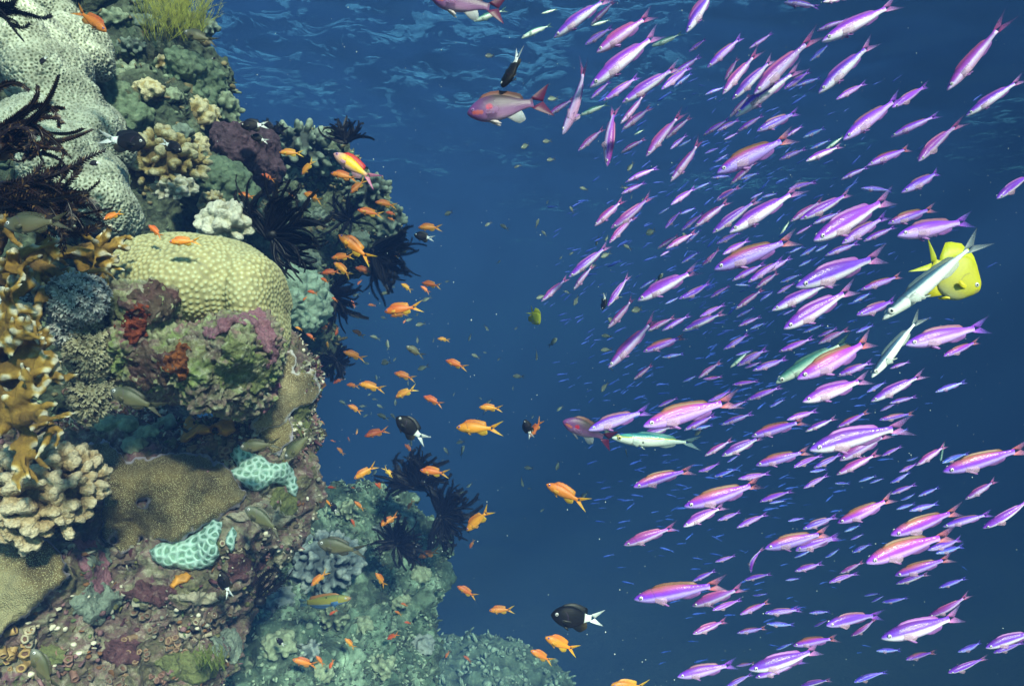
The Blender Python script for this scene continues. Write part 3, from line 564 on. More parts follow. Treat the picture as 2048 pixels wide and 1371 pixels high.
feather_star(545, 470, 1.62, [(U(70, 150), U(.11, .16), U(-95, -40), U(-.6, .1)) for _ in range(20)] + [(U(-5, 70), U(.10, .15), U(-30, 60), U(-.6, .2)) for _ in range(20)] + [(U(-80, -5), U(.10, .15), U(-10, 60), U(-.5, .1)) for _ in range(22)],
    'big black feather star with curled arms just behind the brain coral', 1, r0=.0046, pl=.010, core=.02)
feather_star(-10, 395, .95, [(U(-24, 16), U(.10, .165), U(-30, 8), U(-.3, .2)) for _ in range(44)], 'dark maroon feather star sweeping in from the left edge below its neighbour', 2, M_cri2, .0036, .013, .03, M_cri_gold)
feather_star(-5, 300, .98, [(U(10, 80), U(.08, .15), U(-200, -70), U(-.3, .1)) for _ in range(22)] + [(U(60, 90), .05, -100, -.2)] * 2, 'maroon feather star with looped arms at the left edge', 3, M_cri2, .0036, .009, .02, M_cri_gold)
feather_star(-8, 18, 1.2, [(U(-40, 20), U(.04, .10), U(-30, 30), U(-.2, .1)) for _ in range(9)], 'dark feather star in the top left corner', 12, M_cri, .003, .011)
feather_star(692, 285, 2.85, [(U(15, 165), U(.07, .12), U(-30, 30), U(-.4, .3)) for _ in range(46)], 'black feather star standing on the top right of the outcrop', 4, r0=.0045, pl=.013)
feather_star(545, 275, 2.75, [(U(20, 160), U(.05, .09), U(-30, 30), U(-.4, .3)) for _ in range(34)], 'small black feather star beside the purple soft coral', 5, r0=.0045, pl=.015)
feather_star(745, 500, 2.8, [(U(-95, 40), U(.12, .22), U(-20, 20), U(-.5, .3)) for _ in range(64)], 'wide black feather star hanging at the right tip of the outcrop', 6, r0=.005, pl=.02)
feather_star(665, 590, 2.6, [(U(-130, 50), U(.08, .15), U(-20, 20), U(-.5, .3)) for _ in range(46)], 'black feather star under the outcrop, right of the pale green knob', 7, r0=.005, pl=.018)
feather_star(700, 440, 2.85, [(U(0, 360), U(.08, .15), U(-20, 20), U(-.9, -.2)) for _ in range(24)], 'black feather star flattened on the shaded face of the outcrop', 13, r0=.005, pl=.016)
feather_star(675, 720, 3.0, [(U(0, 360), U(.06, .10), U(-40, 40), U(-.5, .3)) for _ in range(30)], 'round black feather star below the outcrop', 8, r0=.006, pl=.02)
feather_star(795, 1085, 2.25, [(U(20, 190), U(.06, .11), U(-30, 30), U(-.7, .1)) for _ in range(34)] + [(U(-100, 20), U(.07, .11), U(-20, 20), U(-.6, .1)) for _ in range(26)], 'black feather star in the middle of the lower spur', 9, r0=.0042, pl=.012)
feather_star(830, 975, 2.5, [(U(10, 190), U(.09, .16), U(-20, 20), U(-.4, .3)) for _ in range(60)], 'black feather star on the top right corner of the lower spur', 10, r0=.0055, pl=.018)
feather_star(880, 1030, 2.5, [(U(-115, 110), U(.08, .16), U(-20, 20), U(-.4, .3)) for _ in range(76)], 'black feather star hanging down the right edge of the lower spur', 11, r0=.0055, pl=.018)
feather_star(520, 1200, 1.32, [(U(40, 110), U(.05, .09), U(-60, 10), U(-.2, .2)) for _ in range(7)], 'dark feather star tucked under the reef foot', 14, r0=.0022, pl=.010)

# ---------------------------------------------------------------- algae bush, cup corals, encrusting growth, drifting specks
def algae(px, py, Y, n, h, spread, label, seed, mat):
    rnd = random.Random(seed); mb = MB()
    def twig(p, d, L, r, lv):
        pts = [p]; N = 5
        for i in range(N):
            d = (d + Vector((rnd.uniform(-.2, .2), rnd.uniform(-.2, .2), rnd.uniform(-.1, .16)))).normalized(); p = p + d * L / N; pts.append(p)
            if lv and rnd.random() < .85: twig(p, (d + Vector((rnd.uniform(-.8, .8), rnd.uniform(-.5, .5), rnd.uniform(0, .6)))).normalized(), L * rnd.uniform(.25, .5), r * .7, lv - 1)
        mb.tube(pts, [r * (1 - .6 * i / N) for i in range(N + 1)], 3)
    for _ in range(n):
        q = at(px + rnd.uniform(-1, 1) * spread, py + rnd.uniform(-12, 12), Y + rnd.uniform(-.08, .08))
        twig(q, Vector((rnd.uniform(-.7, .8), rnd.uniform(-.4, .3), 1)).normalized(), h * rnd.uniform(.6, 1.1), .0011, 2)
    tag(link('algae_bush', mb.me('algae_bush', mat), None), label, 'algae')
M_alg = plain_mat('yellow_green_algae', (.32, .34, .06), .7, .3, .4, 30)
algae(345, 72, 2.15, 110, .14, 66, 'yellow-green bushy algae crowning the upper wall', 1, M_alg)
algae(300, 70, 2.2, 20, .06, 40, 'low olive algae tuft left of the yellow-green bush', 2, plain_mat('olive_algae', (.12, .12, .03), .7, .3, .4, 30))
algae(425, 1335, 1.2, 26, .035, 30, 'olive green algae tuft at the bottom of the reef foot', 3, plain_mat('moss_algae', (.11, .14, .03), .7, .3, .4, 30))
BV = bvh_of(rocks + [BOULDER])
M_cup = [plain_mat('cup_coral_' + n, c, .6, .4, .3, 90, .002) for n, c in (('tan', (.22, .14, .085)), ('cream', (.34, .29, .21)), ('pinkish', (.19, .10, .08)), ('grey_brown', (.14, .11, .08)), ('amber', (.34, .22, .09)))]
M_hole = plain_mat('cup_coral_mouth', (.13, .07, .05), .8, .2)
def cup_colony(px, py, n, spread, mi, label, seed, size=.008):
    rnd = random.Random(seed); h, nn = hit(px, py)
    if h is None: print('no rock for cup', px, py); return
    root = bpy.data.objects.new('cup_coral', None); COL.objects.link(root); root.location = h; tag(root, label, 'cup coral')
    for i in range(n):
        hx, hn = hit(px + rnd.gauss(0, spread), py + rnd.gauss(0, spread))
        if hx is None or (hx - h).length > .12: continue
        d = (hn + Vector((rnd.uniform(-.9, .9), -.4 + rnd.uniform(-.6, .6), rnd.uniform(-.6, .9)))).normalized(); b = hx - h - hn * .003; r = size * rnd.uniform(.4, 1.0); L = r * rnd.uniform(1.6, 3.2)
        x = d.orthogonal().normalized(); y = d.cross(x); K = 10; prof = [(0, .8), (.5, .78), (.85, .92), (1, .9), (1.0, .68), (.93, .5), (.86, .3)]; V = []; Fc = []; M = []
        for (t, q) in prof:
            for k in range(K):
                a = 2 * math.pi * k / K; w_ = q * (1 + .10 * math.sin(a * 5 + i) + .12 * math.sin(a * 2 + i * 3)); V.append((b + d * L * t + (x * math.cos(a) + y * math.sin(a)) * r * w_)[:])
        for j in range(len(prof) - 1):
            for k in range(K): Fc.append((j * K + k, j * K + (k + 1) % K, (j + 1) * K + (k + 1) % K, (j + 1) * K + k)); M.append(1 if j >= 5 else 0)
        Fc.append(tuple((len(prof) - 1) * K + k for k in range(K))); M.append(1)
        link('polyp', mesh('polyp', V, Fc, [M_cup[mi], M_hole], True, M), root)
for args in [(430, 895, 14, 16, 0, 'tan cup corals clustered beneath the orange sponge', 1, .010), (455, 925, 6, 8, 1, 'pale cup corals left of the upper mint coral', 2, .007), (20, 1310, 14, 22, 4, 'amber cup corals in the bottom left corner', 3, .009),
    (70, 1275, 9, 16, 1, 'cream cup corals below the left plate coral', 4, .008), (140, 1330, 10, 20, 2, 'pinkish cup corals at the bottom edge near the green fish', 5, .008), (290, 1255, 12, 20, 3, 'grey-brown tube corals in the middle of the reef foot', 6, .009),
    (265, 1300, 10, 18, 0, 'tan tube corals low on the reef foot', 7, .008), (430, 1230, 12, 18, 3, 'grey-brown tube corals under the black and white fish', 8, .009), (350, 1290, 9, 18, 0, 'tan cup corals between two grey-brown clusters', 9, .008),
    (175, 815, 10, 14, 2, 'pinkish cup corals beside the lower fire coral', 10, .010), (150, 775, 8, 12, 2, 'dusky pink cup corals above the other pinkish cluster', 11, .009), (545, 1010, 9, 16, 1, 'cream cup corals under the upper mint coral', 12, .006),
    (390, 1250, 8, 16, 1, 'cream tube corals in the centre of the reef foot', 13, .007), (215, 1345, 9, 18, 3, 'dull tube corals at the bottom edge', 14, .009), (480, 1105, 8, 16, 1, 'pale little cup corals right of the mint sliver', 15, .006), (330, 1345, 9, 16, 2, 'pinkish tube corals at the bottom edge of the reef foot', 16, .007)]:
    cup_colony(*args)
drape('orange_sponge', [(335, 1172), (350, 1150), (370, 1143), (382, 1150), (375, 1165), (355, 1170), (345, 1180)], .014, M_sponge, 'small orange sponge just below the lower mint coral', 'sponge', edge=7, wob=4, sm=10)
drape('coralline_crust', [(150, 1075), (190, 1080), (215, 1120), (230, 1160), (200, 1190), (165, 1160), (150, 1120)], .010, M_pink, 'purple crust between the tan cauliflower coral and the brown plate', 'crust', edge=10, bump=.006)
def growth(objs, n, smin, smax, mats, seed, front=True):
    rnd = random.Random(seed); mb = MB(); pool = []
    for o in objs:
        vs = o.data.vertices; idx = rnd.sample(range(len(vs)), min(len(vs), int(n * 4 / len(objs))))
        pool += [(vs[i].co.copy(), vs[i].normal.copy()) for i in idx]
    rnd.shuffle(pool); c = 0
    for p, nn in pool:
        if c >= n: break
        if nn.dot(p) > 0.1 * p.length or noise.noise(p * 9) < -.12: continue
        u = topx(p)
        if not (-80 < u[0] < 1250 and -80 < u[1] < 1450): continue
        c += 1; r = rnd.uniform(smin, smax) * (1.6 if rnd.random() < .08 else 1); kind = rnd.random(); mi = min(len(mats) - 1, int((noise.noise(p * 14) * .5 + .5 + rnd.uniform(-.25, .25)) * len(mats))); mi = max(0, mi)
        if kind < .55:
            v = IC2[0] * np.array([1 + .35 * noise.noise(Vector(q) * 1.7 + p * 50) for q in IC2[0]])[:, None] * np.array([rnd.uniform(.6, 1.2), rnd.uniform(.6, 1.2), rnd.uniform(.5, 1)]) * r
            mb.add(v + np.array(p + nn * r * .2), IC2[1], 0, mi)
        elif kind < .85:      # little finger
            d = (nn + Vector([rnd.uniform(-.7, .7) for _ in range(3)])).normalized(); mb.tube([p - nn * .003, p + d * r * 1.2, p + d * r * 2.2], [r * .45, r * .38, r * .22], 5, None, mi)
        else:                  # frill
            t = nn.orthogonal().normalized(); b = nn.cross(t); a = rnd.uniform(0, 6.3); u = t * math.cos(a) + b * math.sin(a); V = []; K = 5
            for k in range(K):
                s_ = (k / (K - 1) - .5) * 3 * r; wv = nn * (r * 1.2 * (1 - (k / (K - 1) * 2 - 1) ** 2) + .002) + (t + b) * rnd.uniform(-.4, .4) * r
                V += [(p + u * s_ - nn * .003)[:], (p + u * s_ + wv)[:]]
            mb.add(V, [(2 * k, 2 * k + 2, 2 * k + 3, 2 * k + 1) for k in range(K - 1)], 0, mi)
    tag(link('encrusting_growth', mb.me('encrusting_growth', mats)), kind='stuff')
GR = lambda n, c: plain_mat('growth_' + n, c, .8, .3, .5, 60, .002)
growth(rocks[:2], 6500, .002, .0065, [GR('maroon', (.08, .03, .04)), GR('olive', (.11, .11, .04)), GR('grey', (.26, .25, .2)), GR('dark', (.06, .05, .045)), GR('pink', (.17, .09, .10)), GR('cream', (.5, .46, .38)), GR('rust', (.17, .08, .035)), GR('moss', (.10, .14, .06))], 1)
growth([rocks[2], rocks[3]], 3600, .005, .014, [GR('teal', (.08, .12, .085)), GR('dull_green', (.06, .085, .05)), GR('tan', (.18, .15, .08)), GR('sage', (.19, .24, .16)), GR('dark_green', (.06, .08, .06))], 2)  # last tone is a dark green growth, scattered by noise
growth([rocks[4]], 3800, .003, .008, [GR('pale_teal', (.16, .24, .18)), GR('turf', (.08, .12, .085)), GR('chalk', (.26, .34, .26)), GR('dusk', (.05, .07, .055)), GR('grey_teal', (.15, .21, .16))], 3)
growth([rocks[5]], 900, .008, .022, [GR('pale_green', (.3, .4, .33)), GR('slope_turf', (.18, .24, .2))], 4)  # paler and darker green growth tones, scattered by noise
def specks(n):
    rnd = random.Random(5); mb = MB(); v0 = np.array([(1, 0, 0), (-1, 0, 0), (0, 1, 0), (0, -1, 0), (0, 0, 1), (0, 0, -1)], float); f0 = [(0, 2, 4), (2, 1, 4), (1, 3, 4), (3, 0, 4), (2, 0, 5), (1, 2, 5), (3, 1, 5), (0, 3, 5)]
    for _ in range(n):
        Y = rnd.uniform(.5, 3.2); p = at(rnd.uniform(430, 2100), rnd.uniform(-40, 1420), Y); mb.add(v0 * rnd.uniform(.0003, .0009) * (Y ** .5) * np.array([1, 1, rnd.uniform(.6, 1.6)]) + np.array(p), f0)
    tag(link('drifting_specks', mb.me('drifting_specks', plain_mat('speck', (.5, .55, .55), .8))), kind='stuff')
specks(900)

# ================================================================ FISH
def cat(P, u):
    """smooth curve through control points"""
    x = [p[0] for p in P]; y = [p[1] for p in P]; n = len(P); m = [0] * n
    for i in range(n):
        if 0 < i < n - 1:
            a = (y[i] - y[i - 1]) / (x[i] - x[i - 1]); b = (y[i + 1] - y[i]) / (x[i + 1] - x[i]); m[i] = 0 if a * b <= 0 else 2 * a * b / (a + b)
        elif i == 0: m[i] = (y[1] - y[0]) / (x[1] - x[0]) * 1.6
        else: m[i] = (y[-1] - y[-2]) / (x[-1] - x[-2])
    u = min(max(u, x[0]), x[-1]); i = max(k for k in range(n - 1) if x[k] <= u); h = x[i + 1] - x[i]; t = (u - x[i]) / h
    return (2 * t ** 3 - 3 * t * t + 1) * y[i] + (t ** 3 - 2 * t * t + t) * h * m[i] + (-2 * t ** 3 + 3 * t * t) * y[i + 1] + (t ** 3 - t * t) * h * m[i + 1]
class Shape:
    def __init__(s, top, bot, wid, bl, fins, eye, zs=1.0):
        s.top, s.bot, s.wid, s.bl, s.fins, s.eye, s.zs = top, bot, wid, bl, fins, eye, zs
ANTH = Shape([(0, 0), (.03, .028), (.12, .070), (.25, .108), (.42, .125), (.62, .105), (.8, .066), (.94, .042), (1, .044)], [(0, 0), (.03, -.026), (.12, -.066), (.25, -.098), (.42, -.112), (.62, -.098), (.8, -.062), (.94, -.04), (1, -.042)],
    [(0, 0), (.03, .022), (.12, .044), (.25, .058), (.42, .060), (.62, .050), (.8, .030), (.94, .016), (1, .012)], .80, dict(tail=(.10, .37, .075), dorsal=(.26, .84, .022), anal=(.60, .86, .030), pelvic=(.30, .12), pect=(.27, .13)), (.105, .022, .022), .76)
SLIM = Shape(ANTH.top, ANTH.bot, ANTH.wid, .80, dict(tail=(.085, .36, .075), dorsal=(.28, .84, .014), anal=(.62, .86, .018), pelvic=(.30, .09), pect=(.27, .12)), (.10, .016, .020), .62)
SCAL = Shape([(0, 0), (.03, .036), (.12, .092), (.25, .135), (.42, .148), (.62, .122), (.8, .074), (.94, .046), (1, .048)], [(0, 0), (.03, -.03), (.12, -.078), (.25, -.112), (.42, -.125), (.62, -.108), (.8, -.066), (.94, -.044), (1, -.046)],
    [(0, 0), (.03, .026), (.12, .054), (.25, .070), (.42, .072), (.62, .056), (.8, .032), (.94, .018), (1, .012)], .74, dict(tail=(.16, .30, .07), dorsal=(.20, .86, .065), anal=(.60, .88, .075), pelvic=(.28, .13), pect=(.27, .12)), (.105, .03, .027), .84)
CHRO = Shape([(0, 0), (.03, .05), (.12, .125), (.28, .19), (.45, .205), (.65, .165), (.82, .095), (.94, .06), (1, .062)], [(0, 0), (.03, -.04), (.12, -.105), (.28, -.17), (.45, -.19), (.65, -.155), (.82, -.09), (.94, -.058), (1, -.06)],
    [(0, 0), (.03, .03), (.12, .06), (.28, .085), (.45, .085), (.65, .062), (.82, .034), (.94, .018), (1, .012)], .74, dict(tail=(.15, .31, .07), dorsal=(.22, .88, .07), anal=(.55, .88, .10), pelvic=(.28, .15), pect=(.27, .16)), (.13, .045, .034))
GREY = Shape([(0, 0), (.03, .038), (.12, .095), (.28, .14), (.45, .148), (.65, .118), (.82, .068), (.94, .042), (1, .044)], [(0, 0), (.03, -.03), (.12, -.08), (.28, -.125), (.45, -.14), (.65, -.112), (.82, -.064), (.94, -.042), (1, -.044)],
    [(0, 0), (.03, .024), (.12, .05), (.28, .07), (.45, .07), (.65, .052), (.82, .03), (.94, .016), (1, .012)], .72, dict(tail=(.15, .30, .06), dorsal=(.24, .86, .045), anal=(.60, .88, .055), pelvic=(.30, .11), pect=(.27, .14)), (.13, .03, .030))
DAMS = Shape([(0, 0), (.03, .08), (.12, .165), (.28, .28), (.45, .345), (.65, .31), (.82, .17), (.94, .085), (1, .085)], [(0, 0), (.03, -.055), (.12, -.145), (.28, -.28), (.45, -.325), (.65, -.29), (.82, -.16), (.94, -.08), (1, -.08)],
    [(0, 0), (.03, .035), (.12, .075), (.28, .085), (.45, .085), (.65, .06), (.82, .035), (.94, .02), (1, .012)], .76, dict(tail=(.27, .28, .10), dorsal=(.16, .92, .19), anal=(.55, .92, .20), pelvic=(.30, .22), pect=(.30, .16)), (.15, .03, .034))
FUSI = Shape([(0, 0), (.03, .024), (.12, .056), (.28, .085), (.45, .092), (.65, .075), (.85, .038), (.95, .022), (1, .023)], [(0, 0), (.03, -.022), (.12, -.055), (.28, -.088), (.45, -.098), (.65, -.078), (.85, -.036), (.95, -.021), (1, -.022)],
    [(0, 0), (.03, .02), (.12, .04), (.28, .056), (.45, .058), (.65, .044), (.85, .022), (.95, .012), (1, .01)], .82, dict(tail=(.085, .38, .05), dorsal=(.34, .86, .02), anal=(.64, .86, .022), pelvic=(.36, .08), pect=(.28, .07)), (.10, .018, .027), .80)
WRAS = Shape([(0, 0), (.03, .028), (.12, .065), (.28, .095), (.45, .102), (.65, .09), (.85, .06), (.95, .05), (1, .05)], [(0, 0), (.03, -.026), (.12, -.06), (.28, -.092), (.45, -.10), (.65, -.088), (.85, -.058), (.95, -.048), (1, -.048)],
    [(0, 0), (.03, .022), (.12, .04), (.28, .055), (.45, .056), (.65, .045), (.85, .026), (.95, .016), (1, .012)], .84, dict(tail=(.075, .47, .05), dorsal=(.24, .93, .04), anal=(.50, .92, .04), pelvic=(.30, .08), pect=(.27, .12)), (.11, .022, .018))
BIGA = Shape([(0, 0), (.03, .04), (.12, .10), (.25, .150), (.42, .165), (.62, .135), (.8, .078), (.94, .05), (1, .054)], [(0, 0), (.03, -.034), (.12, -.085), (.25, -.125), (.42, -.135), (.62, -.112), (.8, -.066), (.94, -.046), (1, -.05)],
    [(0, 0), (.03, .028), (.12, .058), (.25, .075), (.42, .076), (.62, .058), (.8, .034), (.94, .018), (1, .012)], .78, dict(tail=(.19, .40, .13), dorsal=(.20, .86, .045), anal=(.58, .80, .10), pelvic=(.27, .17), pect=(.27, .16)), (.09, .02, .020))

def fmat(name, zst, zr=.14, xmix=None, gill=.0, spots=(), rough=.38, spec=.5, noise_v=.12, alpha=None, wave=.14, sub=None):
    """zst: colours from belly (0) to back (1); xmix: (colour, x_from, x_to) blended along the body; spots: ((x,z,r,colour)...)"""
    m, n, b, o = newmat(name); g = G(n); c = g.coord(); sep = g.new('ShaderNodeSeparateXYZ'); g.L(c, sep.inputs[0]); x, z = sep.outputs['X'], sep.outputs['Z']
    oi = g.new('ShaderNodeObjectInfo'); nz = g.noise(c, 9, 3); zz = g.math('ADD', g.mapr(z, -zr, zr), g.math('MULTIPLY', g.math('SUBTRACT', nz, .5), .10))
    col = g.ramp(zz, zst)
    for (cc, x0, x1) in (xmix or ()): col = g.mix(g.mapr(x, x0, x1), col, cc)
    for (sx, sz, r, cc) in spots:
        d = g.math('SQRT', g.math('ADD', g.math('POWER', g.math('SUBTRACT', x, sx), 2), g.math('POWER', g.math('SUBTRACT', z, sz), 2))); col = g.mix(g.mapr(d, r, r * .55), col, cc)
    if gill:                                                    # gill cover edge and mouth line
        d = g.math('SQRT', g.math('ADD', g.math('POWER', g.math('SUBTRACT', x, gill + .14), 2), g.math('POWER', z, 2)))
        e = g.math('ABSOLUTE', g.math('SUBTRACT', d, .14)); back = g.math('LESS_THAN', x, gill + .06)
        col = g.mix(g.math('MULTIPLY', g.math('MULTIPLY', g.mapr(e, .012, .0), back), .45), col, (.10, .05, .12))
    mq = g.new('ShaderNodeMapping'); mq.inputs['Scale'].default_value = (26, 1, 70); g.L(c, mq.inputs['Vector']); col = g.mix(g.mapr(g.noise(mq.outputs[0], 1, 3, .6), .4, .75, 0, .28), col, g.mix(.55, col, (.02, .01, .04)))
    hs = g.new('ShaderNodeHueSaturation'); g.put(hs.inputs['Hue'], g.mapr(oi.outputs['Random'], 0, 1, .5 - .018, .5 + .018)); g.put(hs.inputs['Value'], g.mapr(oi.outputs['Random'], 0, 1, 1 - noise_v, 1 + noise_v)); g.L(col, hs.inputs['Color']); col = hs.outputs[0]
    g.put(b.inputs['Base Color'], col); b.inputs['Roughness'].default_value = rough; b.inputs['Specular IOR Level'].default_value = spec
    mp = g.new('ShaderNodeMapping'); mp.inputs['Scale'].default_value = (1, .6, 1.4); g.L(c, mp.inputs['Vector']); g.L(g.bump(g.vor(mp.outputs[0], 75), wave, .004), b.inputs['Normal'])
    if alpha is not None: b.inputs['Alpha'].default_value = alpha
    return m
def finmat(name, c0, c1=None, x0=-.3, x1=-.5, a0=.95, a1=.35, rays=True):
    m, n, b, o = newmat(name); g = G(n); c = g.coord(); sep = g.new('ShaderNodeSeparateXYZ'); g.L(c, sep.inputs[0]); t = g.mapr(sep.outputs['X'], x0, x1)
    mp = g.new('ShaderNodeMapping'); mp.inputs['Scale'].default_value = (14, 1, 90); g.L(c, mp.inputs['Vector']); f = g.noise(mp.outputs[0], 1, 2)
    g.put(b.inputs['Base Color'], g.mix(g.mapr(f, .35, .65, .0, .4), g.mix(t, c0, c1 or c0), tuple(x * .5 for x in c0))); b.inputs['Roughness'].default_value = .5
    g.put(b.inputs['Alpha'], g.mapr(sep.outputs['X'], x0, x1, a0, a1)); return m
M_iris = plain_mat('iris_silver', (.62, .60, .62), .25, .7); M_iris_y = plain_mat('iris_gold', (.60, .50, .22), .25, .7); M_pup = plain_mat('pupil', (.006, .006, .01), .12, .8)
M_iris_p = plain_mat('iris_violet', (.35, .16, .42), .3, .6)

class Species:
    def __init__(s, name, shape, body, tail, dorsal, anal, iris, cat_='fish', pect=None):
        s.name, s.sh, s.body, s.tail, s.dorsal, s.anal, s.iris, s.cat, s.pect = name, shape, body, tail, dorsal, anal, iris, cat_, pect or anal; s.cache = {}
def bend_fn(kind):
    A = {0: (0, 0), 1: (.05, 0), 2: (-.05, .02), 3: (.10, -.03), 4: (-.085, 0), 5: (.42, 0)}[kind]
    def f(x):
        t = max(0, .22 - x); h = max(0, x - .1)
        return A[0] * (t / .72) ** 2 * 1.6 + A[1] * math.sin((x + .5) * 5) * t + A[0] * .5 * h * h * 4
    return f
def plate_pts(mb, A, B, th, bend, m=0, yoff=0.0, spread=0.0, side=0):
    """thin closed fin between edge A and edge B (lists of (x,z)); y follows the body bend"""
    n = len(A); V = []
    for (P, k) in ((A, 0), (B, 1)):
        for (x, z) in P:
            for sg in (-1, 1): V.append((x, bend(x) + yoff + side * (spread * k) + sg * th * (1 - .7 * k), z))
    Fc = []; i2 = lambda e, i, s_: (e * n + i) * 2 + s_
    for i in range(n - 1):
        Fc.append((i2(0, i, 0), i2(0, i + 1, 0), i2(1, i + 1, 0), i2(1, i, 0))); Fc.append((i2(0, i, 1), i2(1, i, 1), i2(1, i + 1, 1), i2(0, i + 1, 1)))
        Fc.append((i2(1, i, 0), i2(1, i + 1, 0), i2(1, i + 1, 1), i2(1, i, 1)))
    Fc.append((i2(0, 0, 0), i2(1, 0, 0), i2(1, 0, 1), i2(0, 0, 1))); Fc.append((i2(0, n - 1, 0), i2(0, n - 1, 1), i2(1, n - 1, 1), i2(1, n - 1, 0)))
    mb.add(V, Fc, 0, m)
def fish_pieces(sp, bend, big):
    sh = sp.sh; zs = sh.zs; bf = bend_fn(bend); out = {}
    NS, NR = (22, 18) if big else (13, 10)
    X = lambda u: .5 - u * sh.bl
    T = lambda u: cat(sh.top, u) * zs; Bm = lambda u: cat(sh.bot, u) * zs; W = lambda u: cat(sh.wid, u)
    us = [0.012 * (i / 2) if i < 2 else (i - 1) / (NS - 2) for i in range(NS)]; us = [.004, .016] + [.016 + (1 - .016) * ((i + 1) / (NS - 2)) ** 1.15 for i in range(NS - 2)]
    V = []; Fc = []
    for u in us:
        x = X(u); t, b_, w_ = T(u), Bm(u), W(u); zc, hz = (t + b_) / 2, (t - b_) / 2
        for k in range(NR):
            a = 2 * math.pi * k / NR; s_, c_ = math.sin(a), math.cos(a); V.append((x, bf(x) + w_ * math.copysign(abs(c_) ** .9, c_), zc + hz * math.copysign(abs(s_) ** 1.08, s_)))
    for j in range(NS - 1):
        for k in range(NR): Fc.append((j * NR + k, j * NR + (k + 1) % NR, (j + 1) * NR + (k + 1) % NR, (j + 1) * NR + k))
    Fc.append(tuple(range(NR - 1, -1, -1))); Fc.append(tuple((NS - 1) * NR + k for k in range(NR)))
    mb = MB(); mb.add(V, Fc); out['body'] = [mb, sp.body]
    f = sh.fins
    tz, nx, lw = f['tail']; xp = X(.965); pz = T(1); mb = MB(); K = 7
    for sg in (1, -1):
        A, B = [], []
        for i in range(K):
            t = i / (K - 1); lead = (xp + (-.5 - xp) * t, sg * (pz * .9 + (tz - pz * .9) * t ** .85)); tr = (xp * .98 + (-nx - xp) + (-.5 + nx) * t ** 1.25 if False else (-nx + (-.5 + nx) * t ** 1.3), sg * (0 + tz * t ** 1.25 * .985))
            A.append(lead); B.append(tr)
        plate_pts(mb, A, B, .004, bf)
    out['tail_fin'] = [mb, sp.tail]
    u0, u1, h = f['dorsal']; mb = MB(); K = 12; A, B = [], []
    for i in range(K):
        t = i / (K - 1); u = u0 + (u1 - u0) * t; hh = h * (min(1, t / .12)) ** .6 * ((.12 + 1.1 * t ** 1.6) if sh is DAMS else (.4 + .75 * t) if sh is CHRO else (.82 + .3 * t ** 2)) * (1 if t < .93 else (1 - t) / .07 * .8 + .2) + .003
        A.append((X(u), T(u) - .012)); B.append((X(u) - hh * .55, T(u) + hh * (1 + .10 * (i % 2))))
    plate_pts(mb, A, B, .0045, bf); out['dorsal_fin'] = [mb, sp.dorsal]
    u0, u1, h = f['anal']; mb = MB(); K = 7; A, B = [], []
    for i in range(K):
        t = i / (K - 1); u = u0 + (u1 - u0) * t; hh = h * (min(1, t / .3)) ** .7 * (1 if t < .8 else (1 - t) / .2 * .7 + .3) + .002
        A.append((X(u), Bm(u) + .012)); B.append((X(u) - hh * .75, Bm(u) - hh))
    plate_pts(mb, A, B, .004, bf); out['anal_fin'] = [mb, sp.anal]
    up, L = f['pelvic']
    for sg in (-1, 1):
        mb = MB(); x = X(up); z = Bm(up) + .012; plate_pts(mb, [(x, z), (x - .02, z), (x - .05, z + .004)], [(x - L * .75, z - L * .42), (x - L * .95, z - L * .40), (x - L * .7, z - L * .16)], .003, bf, 0, sg * .012, .03, sg); out['pelvic_fin' + ('' if sg < 0 else '.')] = [mb, sp.anal]
    up, L = f['pect']
    for sg in (-1, 1):
        mb = MB(); x = X(up); z = Bm(up) * .28; w_ = W(up) * .93; plate_pts(mb, [(x, z + .022), (x, z + .007), (x, z - .008), (x, z - .022)], [(x - L * .9, z + .030), (x - L, z + .002), (x - L * .9, z - .03), (x - L * .6, z - .05)], .002, bf, 0, sg * w_, L * .35, sg); out['pectoral_fin' + ('' if sg < 0 else '.')] = [mb, sp.pect]
    eu, ez, er = sh.eye; 
    for sg in (-1, 1):
        mb = MB(); x = X(eu); t, b_ = T(eu), Bm(eu); zc, hz = (t + b_) / 2, (t - b_) / 2; w_ = W(eu) * math.sqrt(max(.1, 1 - ((ez * zs - zc) / hz) ** 2)) * .96
        for (r, k, m) in ((er, .50, 0), (er * .56, .66, 1)):
            v = IC2[0] * np.array([r, er * k, r]); v += np.array([x, bf(x) + sg * (w_ + (.0 if m == 0 else er * .02)), ez * zs]); mb.add(v, IC2[1], 0, m)
        out['eye' + ('' if sg < 0 else '.')] = [mb, [sp.iris, M_pup]]
    return out
def fish_data(sp, bend, big):
    k = (bend, big)
    if k in sp.cache: return sp.cache[k]
    pc = fish_pieces(sp, bend, big)
    if big: d = {n: q[0].me(n.strip('.'), q[1]) for n, q in pc.items()}
    else:
        mb = MB(); mats = []
        for n, (q, m) in pc.items():
            if n.startswith('pect'): continue
            ml = m if isinstance(m, list) else [m]; ix = []
            for x in ml:
                if x not in mats: mats.append(x)
                ix.append(mats.index(x))
            base = mb.n
            for v in q.V: mb.V.append(v); mb.A.append(np.zeros(len(v)))
            mb.F += [tuple(i + base for i in f_) for f_ in q.F]; mb.n += q.n; mb.M += [ix[i] for i in q.M]
        d = {'body': mb.me(sp.name, mats)}
    sp.cache[k] = d; return d
FISH = []
